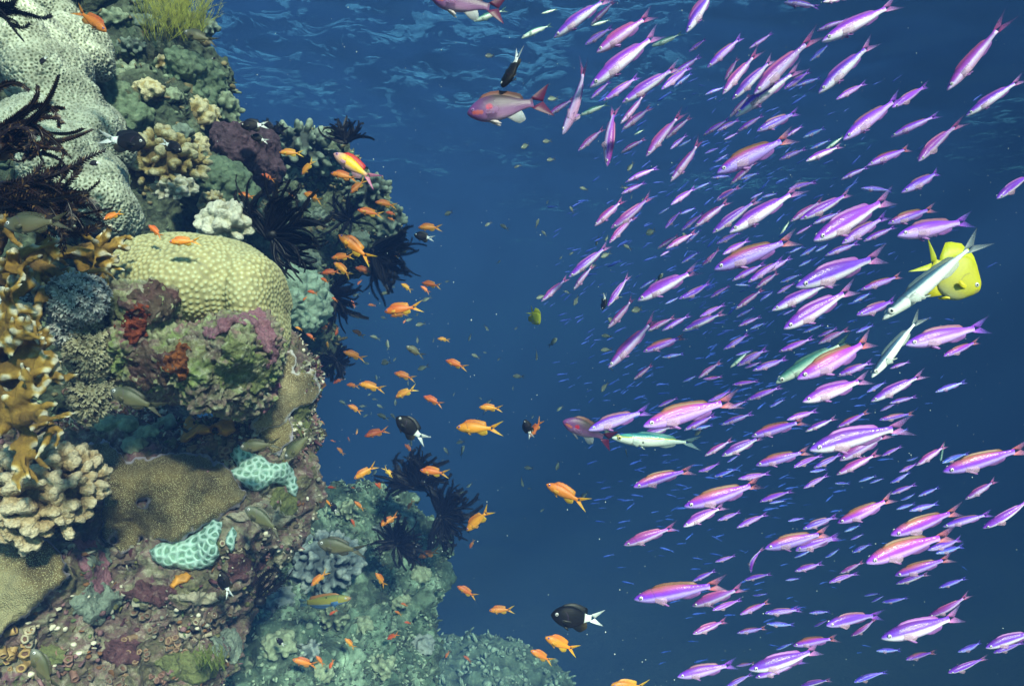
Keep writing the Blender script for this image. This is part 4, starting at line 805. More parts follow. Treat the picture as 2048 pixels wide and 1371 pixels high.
def fish(sp, hx, hy, tx, ty, L, label=None, group=None, yaw=None, roll=None, bend=None, Y=None, name=None, rnd=None, keep=False):
    """fish of real length L (m) with snout and tail tip seen at the given photo pixels; its distance follows from its size"""
    rnd = rnd or random.Random(int(hx * 31 + hy * 17)); lp = math.hypot(hx - tx, hy - ty)
    yaw = R(rnd.uniform(-22, 22) if yaw is None else yaw); roll = R(rnd.uniform(-12, 12) if roll is None else roll)
    Yh = Y or L * math.cos(yaw) * F / lp
    if not keep:
        lim = 99
        for t in (0, .5, 1):
            h, _ = hit(hx + (tx - hx) * t, hy + (ty - hy) * t, BVA)
            if h: lim = min(lim, h.y)
        if Yh > lim - .07: Yh = max(.3, lim - .07 - L * .15)
    dy = lp / F * Yh * math.tan(yaw)
    a, b = at(hx, hy, Yh - dy / 2), at(tx, ty, Yh + dy / 2); d = a - b; Lr = d.length; x = d.normalized(); z = Vector((0, 0, 1)); z = (z - x * z.dot(x))
    if z.length < .35 and abs(x.z) > .9: z = Vector((1, 0, .0)) * (1 if x.z < 0 else -1); z = z - x * z.dot(x)
    z.normalize(); z = Matrix.Rotation(roll, 3, x) @ z; y = z.cross(x); M = Matrix((x * Lr, y * Lr, z * Lr)).transposed().to_4x4(); M.translation = (a + b) / 2
    big = lp > 44; bend = rnd.choice((0, 0, 1, 2, 4)) if bend is None else bend
    data = fish_data(sp, bend, big); root = link(name or sp.name, data['body']); root.matrix_world = M; tag(root, label, sp.cat, group)
    if big:
        for n, me in data.items():
            if n != 'body': link(n.strip('.'), me, root)
    FISH.append((root, (hx + tx) / 2, (hy + ty) / 2, lp)); return root
BVA = bvh_of(rocks + corals)
# ---------------------------------------------------------------- species
def pur(name, stops, back, tail0, tail1, **k):
    return fmat(name, stops, .105, gill=.27, noise_v=.10, rough=.30, **k), finmat(name + '_tail', tail0, tail1, -.29, -.44, .85, .12), finmat(name + '_dorsal', back, back, .2, -.4, .9, .8), finmat(name + '_anal', (.40, .16, .56), (.34, .14, .55), .2, -.4, .8, .7)
WHT = (.92, .86, .98)  # flank bands mix own pale colour with a painted flash highlight
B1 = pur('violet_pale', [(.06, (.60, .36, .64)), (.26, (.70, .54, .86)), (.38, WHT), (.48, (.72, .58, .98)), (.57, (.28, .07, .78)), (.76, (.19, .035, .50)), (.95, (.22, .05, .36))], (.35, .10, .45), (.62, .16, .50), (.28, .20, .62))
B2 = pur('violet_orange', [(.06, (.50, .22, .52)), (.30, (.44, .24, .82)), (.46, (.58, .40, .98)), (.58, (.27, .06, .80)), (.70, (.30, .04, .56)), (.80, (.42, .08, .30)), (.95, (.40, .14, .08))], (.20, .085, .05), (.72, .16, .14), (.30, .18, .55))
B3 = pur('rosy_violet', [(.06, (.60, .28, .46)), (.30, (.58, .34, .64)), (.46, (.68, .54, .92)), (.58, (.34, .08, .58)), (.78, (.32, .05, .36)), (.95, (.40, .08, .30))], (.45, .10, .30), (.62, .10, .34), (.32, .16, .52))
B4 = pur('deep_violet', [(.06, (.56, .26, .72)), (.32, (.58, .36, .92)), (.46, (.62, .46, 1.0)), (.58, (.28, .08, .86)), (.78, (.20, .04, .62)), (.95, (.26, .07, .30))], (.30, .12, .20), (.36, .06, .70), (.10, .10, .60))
B5 = pur('blue_violet', [(.06, (.26, .26, .80)), (.34, (.30, .38, .98)), (.48, (.42, .52, 1.0)), (.60, (.12, .10, .90)), (.80, (.07, .05, .62)), (.95, (.10, .05, .36))], (.10, .06, .40), (.12, .06, .70), (.06, .08, .55))  # blue of far fish: water tint and flash falloff put into the colour
def sp_p(name, sh, B, iris=M_iris): return Species(name, sh, B[0], B[1], B[2], B[3], iris, 'fish', finmat(name + B[0].name + '_pect', (.8, .5, .7), None, .2, -.1, .35, .15))
KIND = {}
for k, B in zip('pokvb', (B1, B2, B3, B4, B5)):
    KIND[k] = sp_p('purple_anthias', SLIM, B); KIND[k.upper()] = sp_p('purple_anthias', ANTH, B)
def org(nm, back, mid, bel, fin, tip):
    return Species('orange_anthias', SCAL, fmat(nm, [(.05, bel), (.35, mid), (.62, mid), (.92, back)], .14, gill=.24, rough=.42, wave=.14), finmat(nm + '_tail', mid, tip, -.22, -.46, .95, .8), finmat(nm + '_dorsal', back, fin, .2, -.3, .95, .85), finmat(nm + '_anal', fin, tip, .2, -.3, .9, .8), M_iris_p)
OR = {'o': org('orange', (.62, .16, .02), (.82, .26, .02), (.88, .42, .10), (.75, .34, .03), (.70, .48, .03)), 'y': org('yellow_orange', (.62, .25, .03), (.80, .38, .03), (.85, .50, .12), (.75, .45, .04), (.70, .52, .05)),
      'r': org('red_orange', (.55, .10, .02), (.72, .17, .02), (.76, .28, .08), (.65, .2, .03), (.6, .30, .04)), 'd': org('dull_green_fish', (.06, .08, .06), (.10, .13, .10), (.2, .24, .2), (.07, .09, .07), (.06, .08, .07))}
DULL = Species('small_chromis', GREY, fmat('dull_chromis', [(.05, (.30, .34, .28)), (.5, (.13, .16, .12)), (.95, (.06, .08, .06))], .14, rough=.5), finmat('dull_tail', (.05, .06, .05), None, -.2, -.5, .9, .6), finmat('dull_dorsal', (.06, .07, .05), None, 0, -.4), finmat('dull_anal', (.08, .09, .07), None, 0, -.4), M_iris)
GRYF = Species('grey_chromis', GREY, fmat('olive_chromis', [(.05, (.19, .16, .09)), (.40, (.13, .12, .055)), (.65, (.09, .09, .04)), (.95, (.06, .07, .035))], .14, gill=.22, rough=.45, xmix=[((.14, .15, .13), .30, .46)]), finmat('olive_tail', (.09, .085, .045), (.03, .03, .02), -.22, -.48, .95, .75), finmat('olive_dorsal', (.055, .055, .03), None, .2, -.3), finmat('olive_anal', (.08, .075, .04), None, .2, -.3), M_iris, 'fish')
BICO = Species('bicolour_chromis', CHRO, fmat('black_white', [(.05, (.012, .010, .008)), (.6, (.007, .007, .007)), (.95, (.004, .004, .005))], .2, gill=.2, rough=.55, spec=.2, xmix=[((.86, .88, .90), -.10, -.125)]), finmat('white_tail', (.86, .88, .9), (.75, .82, .86), -.25, -.5, .95, .25), finmat('black_dorsal', (.004, .004, .005), None, .2, -.3, 1, 1), finmat('black_anal', (.005, .005, .004), (.15, .11, .03), -.05, -.35, 1, 1), M_iris, 'fish')
DAM = Species('yellow_damselfish', DAMS, fmat('yellow', [(.02, (.40, .42, .22)), (.25, (.52, .52, .06)), (.5, (.60, .60, .02)), (.95, (.50, .52, .01))], .3, gill=.16, rough=.5, spots=((.46, -.05, .05, (.45, .42, .12)),)), finmat('yellow_tail', (.62, .62, .02), (.55, .58, .03), -.2, -.5, 1, .8), finmat('yellow_dorsal', (.58, .60, .01), None, .2, -.4, 1, .9), finmat('yellow_anal', (.66, .56, .01), None, .2, -.4, 1, .92), M_iris, 'fish')
THIN = Shape(FUSI.top, FUSI.bot, FUSI.wid, .82, FUSI.fins, FUSI.eye, .62)
SILV = Species('silver_fusilier', THIN, fmat('silver', [(.05, (.86, .88, .86)), (.50, (.90, .92, .92)), (.66, (.62, .70, .72)), (.74, (.10, .20, .30)), (.95, (.04, .09, .16))], .058, gill=.27, rough=.2, spec=.8), finmat('silver_tail', (.30, .36, .40), (.05, .08, .14), -.3, -.5, .9, .35), finmat('silver_dorsal', (.12, .18, .22), None, .1, -.3, .8, .6), finmat('silver_anal', (.6, .65, .65), None, .1, -.3, .7, .5), M_iris, 'fish')
STRI = Species('silver_fusilier', FUSI, fmat('striped_silver', [(.05, (.84, .88, .84)), (.50, (.86, .92, .88)), (.60, (.66, .82, .76)), (.635, (.52, .55, .05)), (.68, (.40, .46, .05)), (.70, (.06, .34, .36)), (.80, (.12, .42, .40)), (.84, (.04, .22, .28)), (.95, (.03, .20, .26))], .092, gill=.27, rough=.22, spec=.8, spots=((.16, -.02, .014, (.02, .03, .04)),)), finmat('striped_tail', (.20, .34, .38), (.05, .10, .18), -.3, -.5, .9, .35), finmat('striped_dorsal', (.08, .28, .30), None, .1, -.3, .8, .6), finmat('striped_anal', (.6, .7, .68), None, .1, -.3, .7, .5), M_iris_y, 'fish')
GRNF = Species('green_fusilier', FUSI, fmat('green_silver', [(.05, (.82, .88, .84)), (.50, (.76, .86, .80)), (.66, (.30, .55, .48)), (.78, (.07, .24, .22)), (.95, (.04, .12, .12))], .09, gill=.27, rough=.25, spec=.8), finmat('green_tail', (.10, .22, .22), (.04, .10, .12), -.3, -.5, .9, .4), finmat('green_dorsal', (.06, .18, .16), None, .1, -.3, .8, .6), finmat('green_anal', (.4, .5, .45), None, .1, -.3, .7, .5), M_iris, 'fish')
BIG = Species('large_anthias', BIGA, fmat('lilac_grey', [(.03, (.62, .42, .50)), (.22, (.50, .26, .46)), (.42, (.30, .12, .30)), (.60, (.14, .07, .14)), (.92, (.08, .06, .05))], .16, gill=.24, rough=.4, xmix=[((.22, .06, .26), .14, .44)], spots=((.24, .012, .05, (.62, .02, .06)), (.38, -.022, .035, (.62, .16, .12)), (.34, -.028, .03, (.62, .16, .12)), (.42, -.015, .03, (.62, .14, .10)))),
    finmat('wine_tail', (.13, .010, .055), (.10, .012, .06), -.2, -.42, 1, .95), finmat('wine_dorsal', (.22, .08, .06), (.03, .02, .02), .2, -.25, 1, .95), finmat('pale_anal', (.66, .55, .58), (.45, .6, .68), .1, -.3, .95, .6), M_iris_p, 'fish', finmat('lilac_pect', (.5, .25, .5), None, .2, 0, .35, .2))
MALE = Species('yellow_flanked_anthias', SCAL, fmat('sunset', [(.05, (.66, .34, .46)), (.26, (.78, .36, .32)), (.42, (.86, .42, .02)), (.68, (.88, .46, .01)), (.86, (.80, .30, .01))], .14, gill=.22, rough=.4, xmix=[((.62, .30, .32), .24, .40), ((.62, .22, .30), -.12, -.26)]), finmat('pink_tail', (.62, .20, .30), (.50, .14, .36), -.22, -.5, 1, .9), finmat('red_dorsal', (.60, .03, .02), (.50, .02, .03), .2, -.3, 1, 1), finmat('sunset_anal', (.6, .3, .4), None, .2, -.3), M_iris_p, 'fish')
WRA = Species('wrasse', WRAS, fmat('olive_wrasse', [(.05, (.16, .24, .36)), (.24, (.10, .22, .42)), (.34, (.34, .30, .05)), (.70, (.28, .26, .04)), (.95, (.16, .20, .06))], .1, gill=.26, rough=.5, spots=((.06, .075, .018, (.01, .01, .01)), (-.36, .0, .025, (.02, .02, .03))), xmix=[((.36, .16, .12), .40, .5)]), finmat('wrasse_tail', (.10, .2, .26), None, -.3, -.5, 1, .9), finmat('wrasse_dorsal', (.34, .16, .05), (.3, .12, .04), .2, -.3, 1, 1), finmat('wrasse_anal', (.08, .2, .44), None, .2, -.3, 1, 1), M_iris, 'fish')

# ---------------------------------------------------------------- single fish of their own kind
fish(BIG, 934, 228, 1103, 200, .165, 'large lilac grey anthias with wine-red tail and red flank spot, heading left', yaw=5, roll=0, bend=0)
fish(BIG, 862, -4, 1012, 20, .16, 'large pale pinkish anthias cut off by the top edge', yaw=0, roll=0, bend=0)
fish(BIG, 1125, 842, 1228, 882, .16, 'faded lilac anthias half hidden behind a violet fish near the striped silver fusilier', yaw=10, bend=0)
fish(MALE, 667, 307, 757, 366, .105, 'yellow anthias with pink belly, red back fin and pink tail', yaw=0, roll=0, bend=0)
fish(DAM, 1958, 582, 1836, 510, .118, 'bright yellow damselfish behind the long silver fusilier', yaw=0, roll=0, bend=0)
fish(DAM, 1080, 648, 1061, 618, .085, 'small far yellow damselfish alone in the blue, well left of the purple school', yaw=30)
fish(SILV, 1764, 640, 1972, 470, .19, 'long silver fusilier crossing in front of the yellow damselfish', yaw=0, roll=14, bend=0)
fish(SILV, 1741, 756, 1841, 628, .14, 'white silver fusilier hanging steeply nose down below the damselfish', yaw=12, roll=20, bend=1)
fish(GRNF, 1550, 766, 1702, 672, .17, 'pale silver fusilier with green back above a violet fish', yaw=-8, roll=-14, bend=1)
fish(STRI, 1223, 875, 1404, 886, .175, 'silver fusilier with yellow stripe, teal back and big eye', yaw=0, roll=-4, bend=0)
for (a, b, c, d, l) in ((947, 43, 1016, 18, 'silvery green fusilier just under the large pinkish anthias at the top'), (1043, 76, 1107, 44, 'silvery green fusilier below the bright surface patch'), (1083, 28, 1116, 18, 'dark green little fusilier against the bright surface patch'),
    (1303, 93, 1367, 68, 'teal fusilier among the violet fish near the top'), (1160, 231, 1220, 205, 'teal fusilier behind two upright rosy violet fish'), (1183, 52, 1223, 39, 'dim teal fusilier behind the topmost violet fish'), (1268, 270, 1290, 258, 'faint teal fusilier below the upright rosy fish'), (1880, 921, 1887, 880, 'pale teal fish hanging nose down at the right of the school'),
    (1460, 735, 1500, 700, 'faint green fusilier deep inside the school'), (1560, 470, 1580, 440, 'thin green fusilier between violet fish, nose down'), (1650, 300, 1690, 270, 'dim teal fusilier in the upper school')):
    fish(GRNF, a, b, c, d, .13, l)
fish(WRA, 702, 1196, 595, 1208, .17, 'slender olive wrasse with blue belly over the lower spur', yaw=5, roll=0, bend=1, Y=1.9, keep=True)
for (a, b, c, d, L, l, kw) in ((367, 64, 436, 84, .085, 'grey chromis beside the yellow-green algae bush', {}), (8, 452, 142, 440, .10, 'large dim grey-green chromis under the dark maroon feather star', dict(Y=.85)), (219, 780, 326, 822, .085, 'pale-headed olive chromis left of the crusted boulder base', dict(Y=.98)),
    (490, 1014, 571, 1068, .085, 'olive chromis in front of the reef foot, below the upper mint coral', dict(Y=1.2)), (634, 1085, 735, 1104, .095, 'olive chromis over the grey-blue cauliflower coral', dict(Y=1.5)), (479, 895, 562, 886, .08, 'olive chromis along the top of the upper mint coral', dict(Y=1.25)),
    (570, 917, 630, 857, .08, 'olive chromis pointing nose down beside the upper mint coral', dict(Y=1.2)), (64, 1296, 112, 1384, .085, 'green chromis nose up in the bottom left corner', dict(Y=.8)), (812, 692, 851, 714, .075, 'dark green chromis alone right of the orange fish', {}), (330, 168, 347, 158, .05, 'small grey fish in front of the upper wall', {})):
    fish(GRYF, a, b, c, d, L, l, yaw=3, roll=0, keep='Y' in kw, **kw)
for (a, b, c, d, L, l, kw) in ((294, 289, 203, 277, .10, 'black chromis with white tail facing right before the honeycomb coral', {}), (364, 304, 320, 281, .065, 'small black chromis over the yellow-tan knobbly coral', {}), (178, 328, 203, 324, .045, 'tiny blue-black chromis on the honeycomb coral', {}),
    (481, 252, 537, 249, .08, 'black chromis with bright white tail above the purple soft coral', {}), (501, 272, 538, 284, .07, 'black chromis just under another at the purple soft coral', {}), (792, 834, 856, 884, .095, 'big black chromis with white tail in open water beside the lower reef', {}),
    (1102, 1230, 1212, 1241, .10, 'black chromis with broad white tail base near the bottom centre', {}), (442, 1142, 462, 1194, .075, 'blue-black chromis nose up in front of the reef foot', dict(Y=1.2)), (1050, 838, 1064, 878, .06, 'dark chromis hanging nose up beside a red fish', {}), (660, 1004, 676, 1028, .07, 'small black chromis over the top of the lower spur', {}),
    (1006, 176, 1046, 98, .085, 'dark chromis with pale tail diving near the large lilac anthias', dict(yaw=10, roll=76)), (828, 470, 870, 478, .07, 'dim chromis with pale face right of the outcrop', {}), (1205, 620, 1212, 585, .085, 'dark chromis hanging nose down in the blue', dict(roll=55)), (553, 1275, 570, 1292, .06, 'small black chromis low on the spur', {}), (80, 128, 96, 112, .04, 'tiny dark chromis on the honeycomb slab', {}), (433, 118, 422, 116, .03, 'tiny black and white chromis at the edge of the upper wall', {})):
    fish(BICO, a, b, c, d, L, l, keep='Y' in kw, **{**dict(yaw=4, roll=0), **kw})
for (x, y, s) in ((981, 113, 22), (1107, 199, 24), (1102, 321, 18), (1095, 284, 20)): fish(DULL, x - s / 2, y, x + s / 2, y - 3, .11, 'faint round greenish fish drifting under the surface', 'faint round fish under the surface', yaw=35, name='surface_fish')

# ---------------------------------------------------------------- the purple school: snout and tail of every fish, read in eight windows (x0, y0, scale)
Z = []
def win(x0, y0, s, rows):
    for r in rows.split(';'):
        q = r.split()
        if len(q) < 5: continue
        a = [float(v) for v in q[:4]]; Z.append((x0 + a[0] / s, y0 + a[1] / s, x0 + a[2] / s, y0 + a[3] / s, q[4], q[5:] ))
win(900, 0, 3.809, """790 290 1250 -60 p;1070 195 1270 -10 k;1025 345 1245 200 v;1115 405 1560 90 K;1068 665 1650 195 p;1800 250 2030 -110 p;1815 150 1960 -60 k;1820 395 1960 290 v;870 1035 1080 470 k 25;1190 1265 1240 760 k 30;1070 755 1230 610 v;1170 770 1470 560 v;1308 788 1770 480 p;1300 950 1510 700 k;1310 990 1550 800 k;745 880 960 740 k;975 1150 1190 960 k;1298 1167 1500 1040 k;1487 1195 1770 840 k;1640 1060 1850 870 k;1608 685 1850 490 v;1680 590 1930 410 v;1343 1385 1600 1255 v;1680 1390 1930 1060 k;1674 1140 1810 1020 v;1740 1120 1860 1050 b;1130 1065 1200 1010 b;915 1095 980 1112 b;1215 1290 1320 1290 b;1330 1185 1420 1160 b;1670 1330 1770 1270 b;1500 880 1590 870 b;1870 860 1950 830 b;1780 990 1870 970 b;1705 665 1860 540 b;1495 45 1560 -30 v;1530 735 1610 720 b;1795 765 1880 740 b;1420 980 1500 960 b;1100 1385 1180 1370 b;820 1265 850 1300 b""")
win(1400, 0, 3.1605, """530 15 775 42 V;775 15 925 -12 P;738 197 960 105 v;768 266 1270 5 p;308 312 470 205 v;45 430 290 210 v;155 507 248 355 k;28 602 170 540 b;136 602 365 320 k;203 632 490 345 p;330 606 715 225 k;220 738 665 405 p;184 747 330 580 k;530 566 710 438 v;600 548 780 483 b;695 387 832 268 b;746 593 1115 245 p;858 632 1065 513 v;903 888 1290 590 v;1213 682 1455 525 v;1555 580 1935 120 k;1678 736 2065 478 p;1204 867 1535 707 v;1366 1024 1625 765 k;18 857 200 740 v;105 831 260 748 v;150 887 250 835 v;232 836 417 713 v;358 832 638 697 V;104 1097 610 845 O;545 866 662 783 v;650 872 800 803 b;498 1012 685 932 v;690 946 838 878 b;667 1021 910 912 p;190 1166 372 1005 k;1058 1047 1355 918 o;890 1136 1080 1043 v;1279 1217 1562 1062 v;1015 1190 1232 1206 b;1868 1257 2110 1075 p;103 1262 262 1173 k;28 972 130 930 b;95 1027 185 968 b;35 1035 92 1008 b;245 1137 385 1088 b;70 1126 210 1108 b;0 1182 70 1140 b;558 1196 745 1143 v;-10 720 60 660 b;10 890 60 860 b""")
win(1080, 360, 3.427, """580 22 680 -40 k;556 96 738 8 v;373 318 585 120 K;488 335 800 95 k;470 432 658 228 k;197 668 495 428 p;8 833 205 655 k;228 755 372 565 k;463 865 622 635 p;468 1018 665 795 k;468 1290 815 925 k;895 172 1080 40 v;1055 68 1180 8 b;810 236 900 180 b;855 332 972 198 v;960 236 1082 183 b;965 348 1132 213 v;1058 324 1315 125 k;1177 364 1510 110 p;1292 367 1800 50 p;1208 146 1372 43 v;1360 106 1450 68 b;1440 130 1542 78 b;1515 121 1640 88 b;803 472 962 368 k;862 472 1085 345 k;823 522 912 468 v;998 437 1112 328 b;724 531 802 478 b;700 621 732 543 b;890 586 962 548 b;965 571 1102 483 b;1114 584 1252 463 k;1209 437 1392 348 v;1190 616 1780 385 O;1250 512 1452 398 v;667 829 1105 595 P;680 746 802 668 b;855 851 962 798 b;958 817 1205 697 v;1164 807 1312 713 v;1314 692 1565 556 v;1423 703 1690 523 v;1478 741 1655 617 k;1338 887 1545 735 k;1344 942 1482 868 b;1335 718 1452 722 b;1510 822 1612 758 b;738 1033 942 928 k;833 1033 1045 913 v;975 1035 1285 895 p;1093 938 1285 842 v;705 1178 1010 1062 O;834 1216 1002 1188 b;1020 1190 1082 1170 b;642 1368 782 1256 k;1083 1357 1243 1236 k;1120 1365 1262 1342 v;1258 1163 1455 1045 v;1357 1002 1528 928 v;1440 1021 1552 973 b;1349 1273 1572 1146 V;1458 1307 1725 1212 v;1400 1290 1530 1240 v;1340 1202 1472 1163 b;1590 1130 1672 1088 b;1060 1082 1142 1043 b;570 1061 632 1033 b;280 286 372 300 b;1020 411 1112 411 b;1300 32 1372 -22 k;655 491 742 453 b;650 870 695 850 b;1220 700 1290 640 b;1305 640 1340 620 b;920 640 990 600 b""")
win(1528, 360, 3.427, """168 62 365 8 v;178 287 412 128 k;248 273 632 72 p;332 303 550 208 v;338 418 900 100 P;214 377 342 300 v;528 440 850 235 V;846 302 1185 185 O;678 422 922 308 v;417 520 675 417 v;912 385 1440 268 V;1093 398 1352 298 v;215 735 850 500 P;660 755 965 645 o;48 897 490 685 p;132 1022 645 720 P;637 927 932 815 V;608 837 752 763 b;967 1132 1555 990 V;1229 1207 1485 1095 o;232 1366 810 1070 O;100 1178 362 1072 v;263 1047 422 983 b;368 1122 585 1012 k;628 1046 762 988 b;238 592 352 533 b;248 522 392 438 b;353 492 455 433 b;168 502 282 448 b;88 778 222 698 v;0 642 204 518 v;108 702 272 638 b;0 812 72 768 b;128 925 222 878 b;498 1344 765 1236 V;860 1292 1015 1236 v;365 1075 520 1010 v;20 740 105 695 b;-20 940 60 900 b""")
win(1080, 720, 3.608, """678 142 822 23 k;1142 127 1312 8 k;1028 157 1142 108 b;1178 137 1332 122 o;1387 178 1595 146 v;1492 288 1765 182 v;850 337 1007 263 v;1212 302 1407 216 v;1358 352 1505 286 v;738 478 1430 272 O;346 506 800 350 V;722 552 985 465 P;1037 507 1285 382 v;1100 500 1262 463 b;1306 467 1555 374 v;1522 552 1935 425 O;1310 693 1630 540 P;1186 692 1402 562 k;1554 760 1965 645 O;670 912 1110 768 O;1090 756 1187 728 b;1145 807 1322 742 v;1253 842 1432 783 b;1428 858 1685 812 v;1040 1060 1645 875 O;1031 1200 1345 1035 P;1582 1020 1842 926 v;1650 1032 1782 1008 b;1281 1157 1465 1087 v;1416 1208 1655 1094 v;603 1334 1000 1190 K;520 1012 582 993 b;1565 357 1642 338 b;1720 1222 1787 1188 b;1350 737 1442 678 b;1780 577 1872 543 b;700 285 735 278 b;440 818 470 812 b;1590 345 1650 318 b;1150 590 1220 575 b""")
win(1528, 720, 3.608, """276 303 780 118 P;768 300 1180 85 p;740 232 892 148 b;710 292 792 248 b;836 367 962 308 v;900 312 1115 257 v;1233 232 1475 146 b;162 432 402 356 v;296 516 535 406 p;524 487 770 360 o;830 432 1095 378 o;318 648 1045 452 P;541 725 925 512 K;358 778 585 666 v;520 828 855 655 k;846 692 1007 612 v;920 542 1052 488 b;210 772 432 668 v;283 924 478 816 v;330 806 472 783 b;680 877 822 828 b;760 887 872 848 b;510 888 627 886 b;976 808 1122 738 v;1097 760 1335 600 k;1030 727 1132 698 b;1281 740 1485 656 b;910 888 1078 803 b;906 968 1115 886 v;1108 983 1278 908 b;983 1012 1108 963 b;953 1076 1102 1028 b;1047 1088 1285 1026 b;1288 806 1935 620 O;1452 1004 1705 853 k;1580 1216 1975 985 p;530 1178 970 988 O;912 1262 1440 1068 O;1287 1202 1665 1096 v;278 1218 545 1116 V;170 1161 297 1133 b;450 1036 542 993 b;105 1221 177 1188 b;580 1236 712 1183 b;620 1296 732 1248 b;650 1371 782 1318 b;228 1362 555 1260 V;180 590 250 550 b;40 340 160 275 b;340 190 425 155 b;920 600 985 570 b""")
win(1080, 1020, 3.906, """730 695 1480 565 O;1186 750 1610 600 K;1346 780 1595 685 v;1188 555 1388 460 v;1368 403 1545 348 v;1592 545 1825 483 v;1560 814 1805 703 o;1757 806 2045 766 v;1192 965 1470 850 K;1537 958 1780 912 o;1768 886 2012 897 b;1070 1300 1550 1190 V;1530 1215 1690 1188 o;1632 1250 2235 1085 P;1452 1378 1675 1265 v;1678 1305 2090 1155 v;1505 987 1552 963 b;1660 667 1792 650 b;1398 277 1452 238 b;1865 152 1932 113 b;1440 470 1500 450 b;1370 90 1430 75 b""")
win(1528, 1020, 3.906, """3 300 530 160 O;243 315 608 202 V;230 372 382 308 b;475 372 607 298 b;688 332 848 257 b;785 408 1480 155 O;1018 510 1490 360 O;1028 575 1305 486 p;1280 312 1575 216 v;1340 337 1575 272 b;238 476 475 406 V;588 494 795 396 k;503 563 745 476 v;165 546 292 528 b;265 562 347 548 b;1362 605 1600 520 b;780 667 912 643 b;920 720 1145 682 b;835 717 947 662 b;1282 833 1640 668 k;917 1005 1595 815 P;388 908 515 846 v;478 895 915 790 V;680 985 902 846 k;640 917 742 908 b;225 1055 590 985 O;93 1088 242 1028 b;350 802 530 788 b;3 803 315 772 v;875 1097 1085 1088 b;1103 1164 1340 1092 o;1518 1108 1732 1026 b;1722 1070 2170 920 P;1790 1112 2055 1018 v;1436 1268 1760 1138 p;698 1338 970 1238 b;280 1375 535 1305 P;1430 1420 1700 1400 v""")
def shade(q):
    l = math.hypot(q[0] - q[2], q[1] - q[3]); return q if not (l < 38 and q[4] in 'kv') else (*q[:4], 'v' if l > 30 else 'b', q[5])  # small far fish take the bluer colour that carries the water's tint
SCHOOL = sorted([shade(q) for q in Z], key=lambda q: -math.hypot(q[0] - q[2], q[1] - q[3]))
LM = [('the yellow damselfish', 1905, 540), ('the striped silver fusilier', 1310, 880), ('the steep white fusilier', 1790, 692), ('the green-backed fusilier', 1620, 720), ('the large lilac anthias', 1030, 215), ('the broad-tailed black chromis', 1150, 1235), ('the top right corner', 2048, 0), ('the bottom right corner', 2048, 1371), ('the middle of the right edge', 2048, 860), ('the bottom edge, right of centre', 1500, 1371), ('the top edge, right of centre', 1400, 0)]
DIR = ['right', 'upper right', 'above', 'upper left', 'left', 'lower left', 'below', 'lower right']
ORD = ['first', 'second', 'third', 'fourth', 'fifth', 'sixth']
COLW = {'p': 'pale violet', 'o': 'orange-backed violet', 'k': 'rosy violet', 'v': 'violet', 'b': 'blue'}
def sector(dx, dy): return DIR[int(round(math.atan2(-dy, dx) / (math.pi / 4))) % 8]
def namer(items, marks, noun, colw, maxr=3):
    """items: (x, y, colour key); label each by colour and its rank round a landmark, so that each label is one fish"""
    out = {}; table = {}
    for m, mx, my in marks:
        for i, (x, y, c) in enumerate(items): table.setdefault((m, sector(x - mx, y - my), c), []).append((math.hypot(x - mx, y - my), i))
    cand = {}
    for (m, s, c), l in table.items():
        for r, (d, i) in enumerate(sorted(l)):
            if r < maxr: cand.setdefault(i, []).append((r, d, m, s, c))
    for i, l in cand.items():
        r, d, m, s, c = min(l, key=lambda q: (q[0], q[1])); where = {'right': 'to the right of', 'left': 'to the left of', 'above': 'above', 'below': 'below'}.get(s, 'to the %s of' % s)
        out[i] = '%s %s, %s one %s %s' % (colw[c], noun, ORD[r], where, m)
    return out
NM = namer([((a + c) / 2, (b + d) / 2, k.lower()) for a, b, c, d, k, e in SCHOOL], LM, 'anthias', COLW, 6)
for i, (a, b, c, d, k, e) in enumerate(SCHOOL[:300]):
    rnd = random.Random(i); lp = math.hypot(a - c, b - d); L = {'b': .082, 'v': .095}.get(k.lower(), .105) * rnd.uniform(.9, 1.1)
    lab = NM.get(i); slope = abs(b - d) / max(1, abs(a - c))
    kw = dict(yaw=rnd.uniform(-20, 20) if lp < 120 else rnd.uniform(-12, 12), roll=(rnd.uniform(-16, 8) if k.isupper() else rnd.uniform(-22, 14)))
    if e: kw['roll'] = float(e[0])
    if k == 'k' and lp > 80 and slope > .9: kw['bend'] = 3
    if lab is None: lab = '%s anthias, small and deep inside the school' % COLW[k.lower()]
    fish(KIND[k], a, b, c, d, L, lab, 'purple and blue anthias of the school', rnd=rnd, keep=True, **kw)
fish(KIND['p'], 1497, 1144, 1512, 1089, .075, 'pale violet anthias bent sharply like a hook', 'purple and blue anthias of the school', yaw=0, roll=55, bend=5, keep=True)
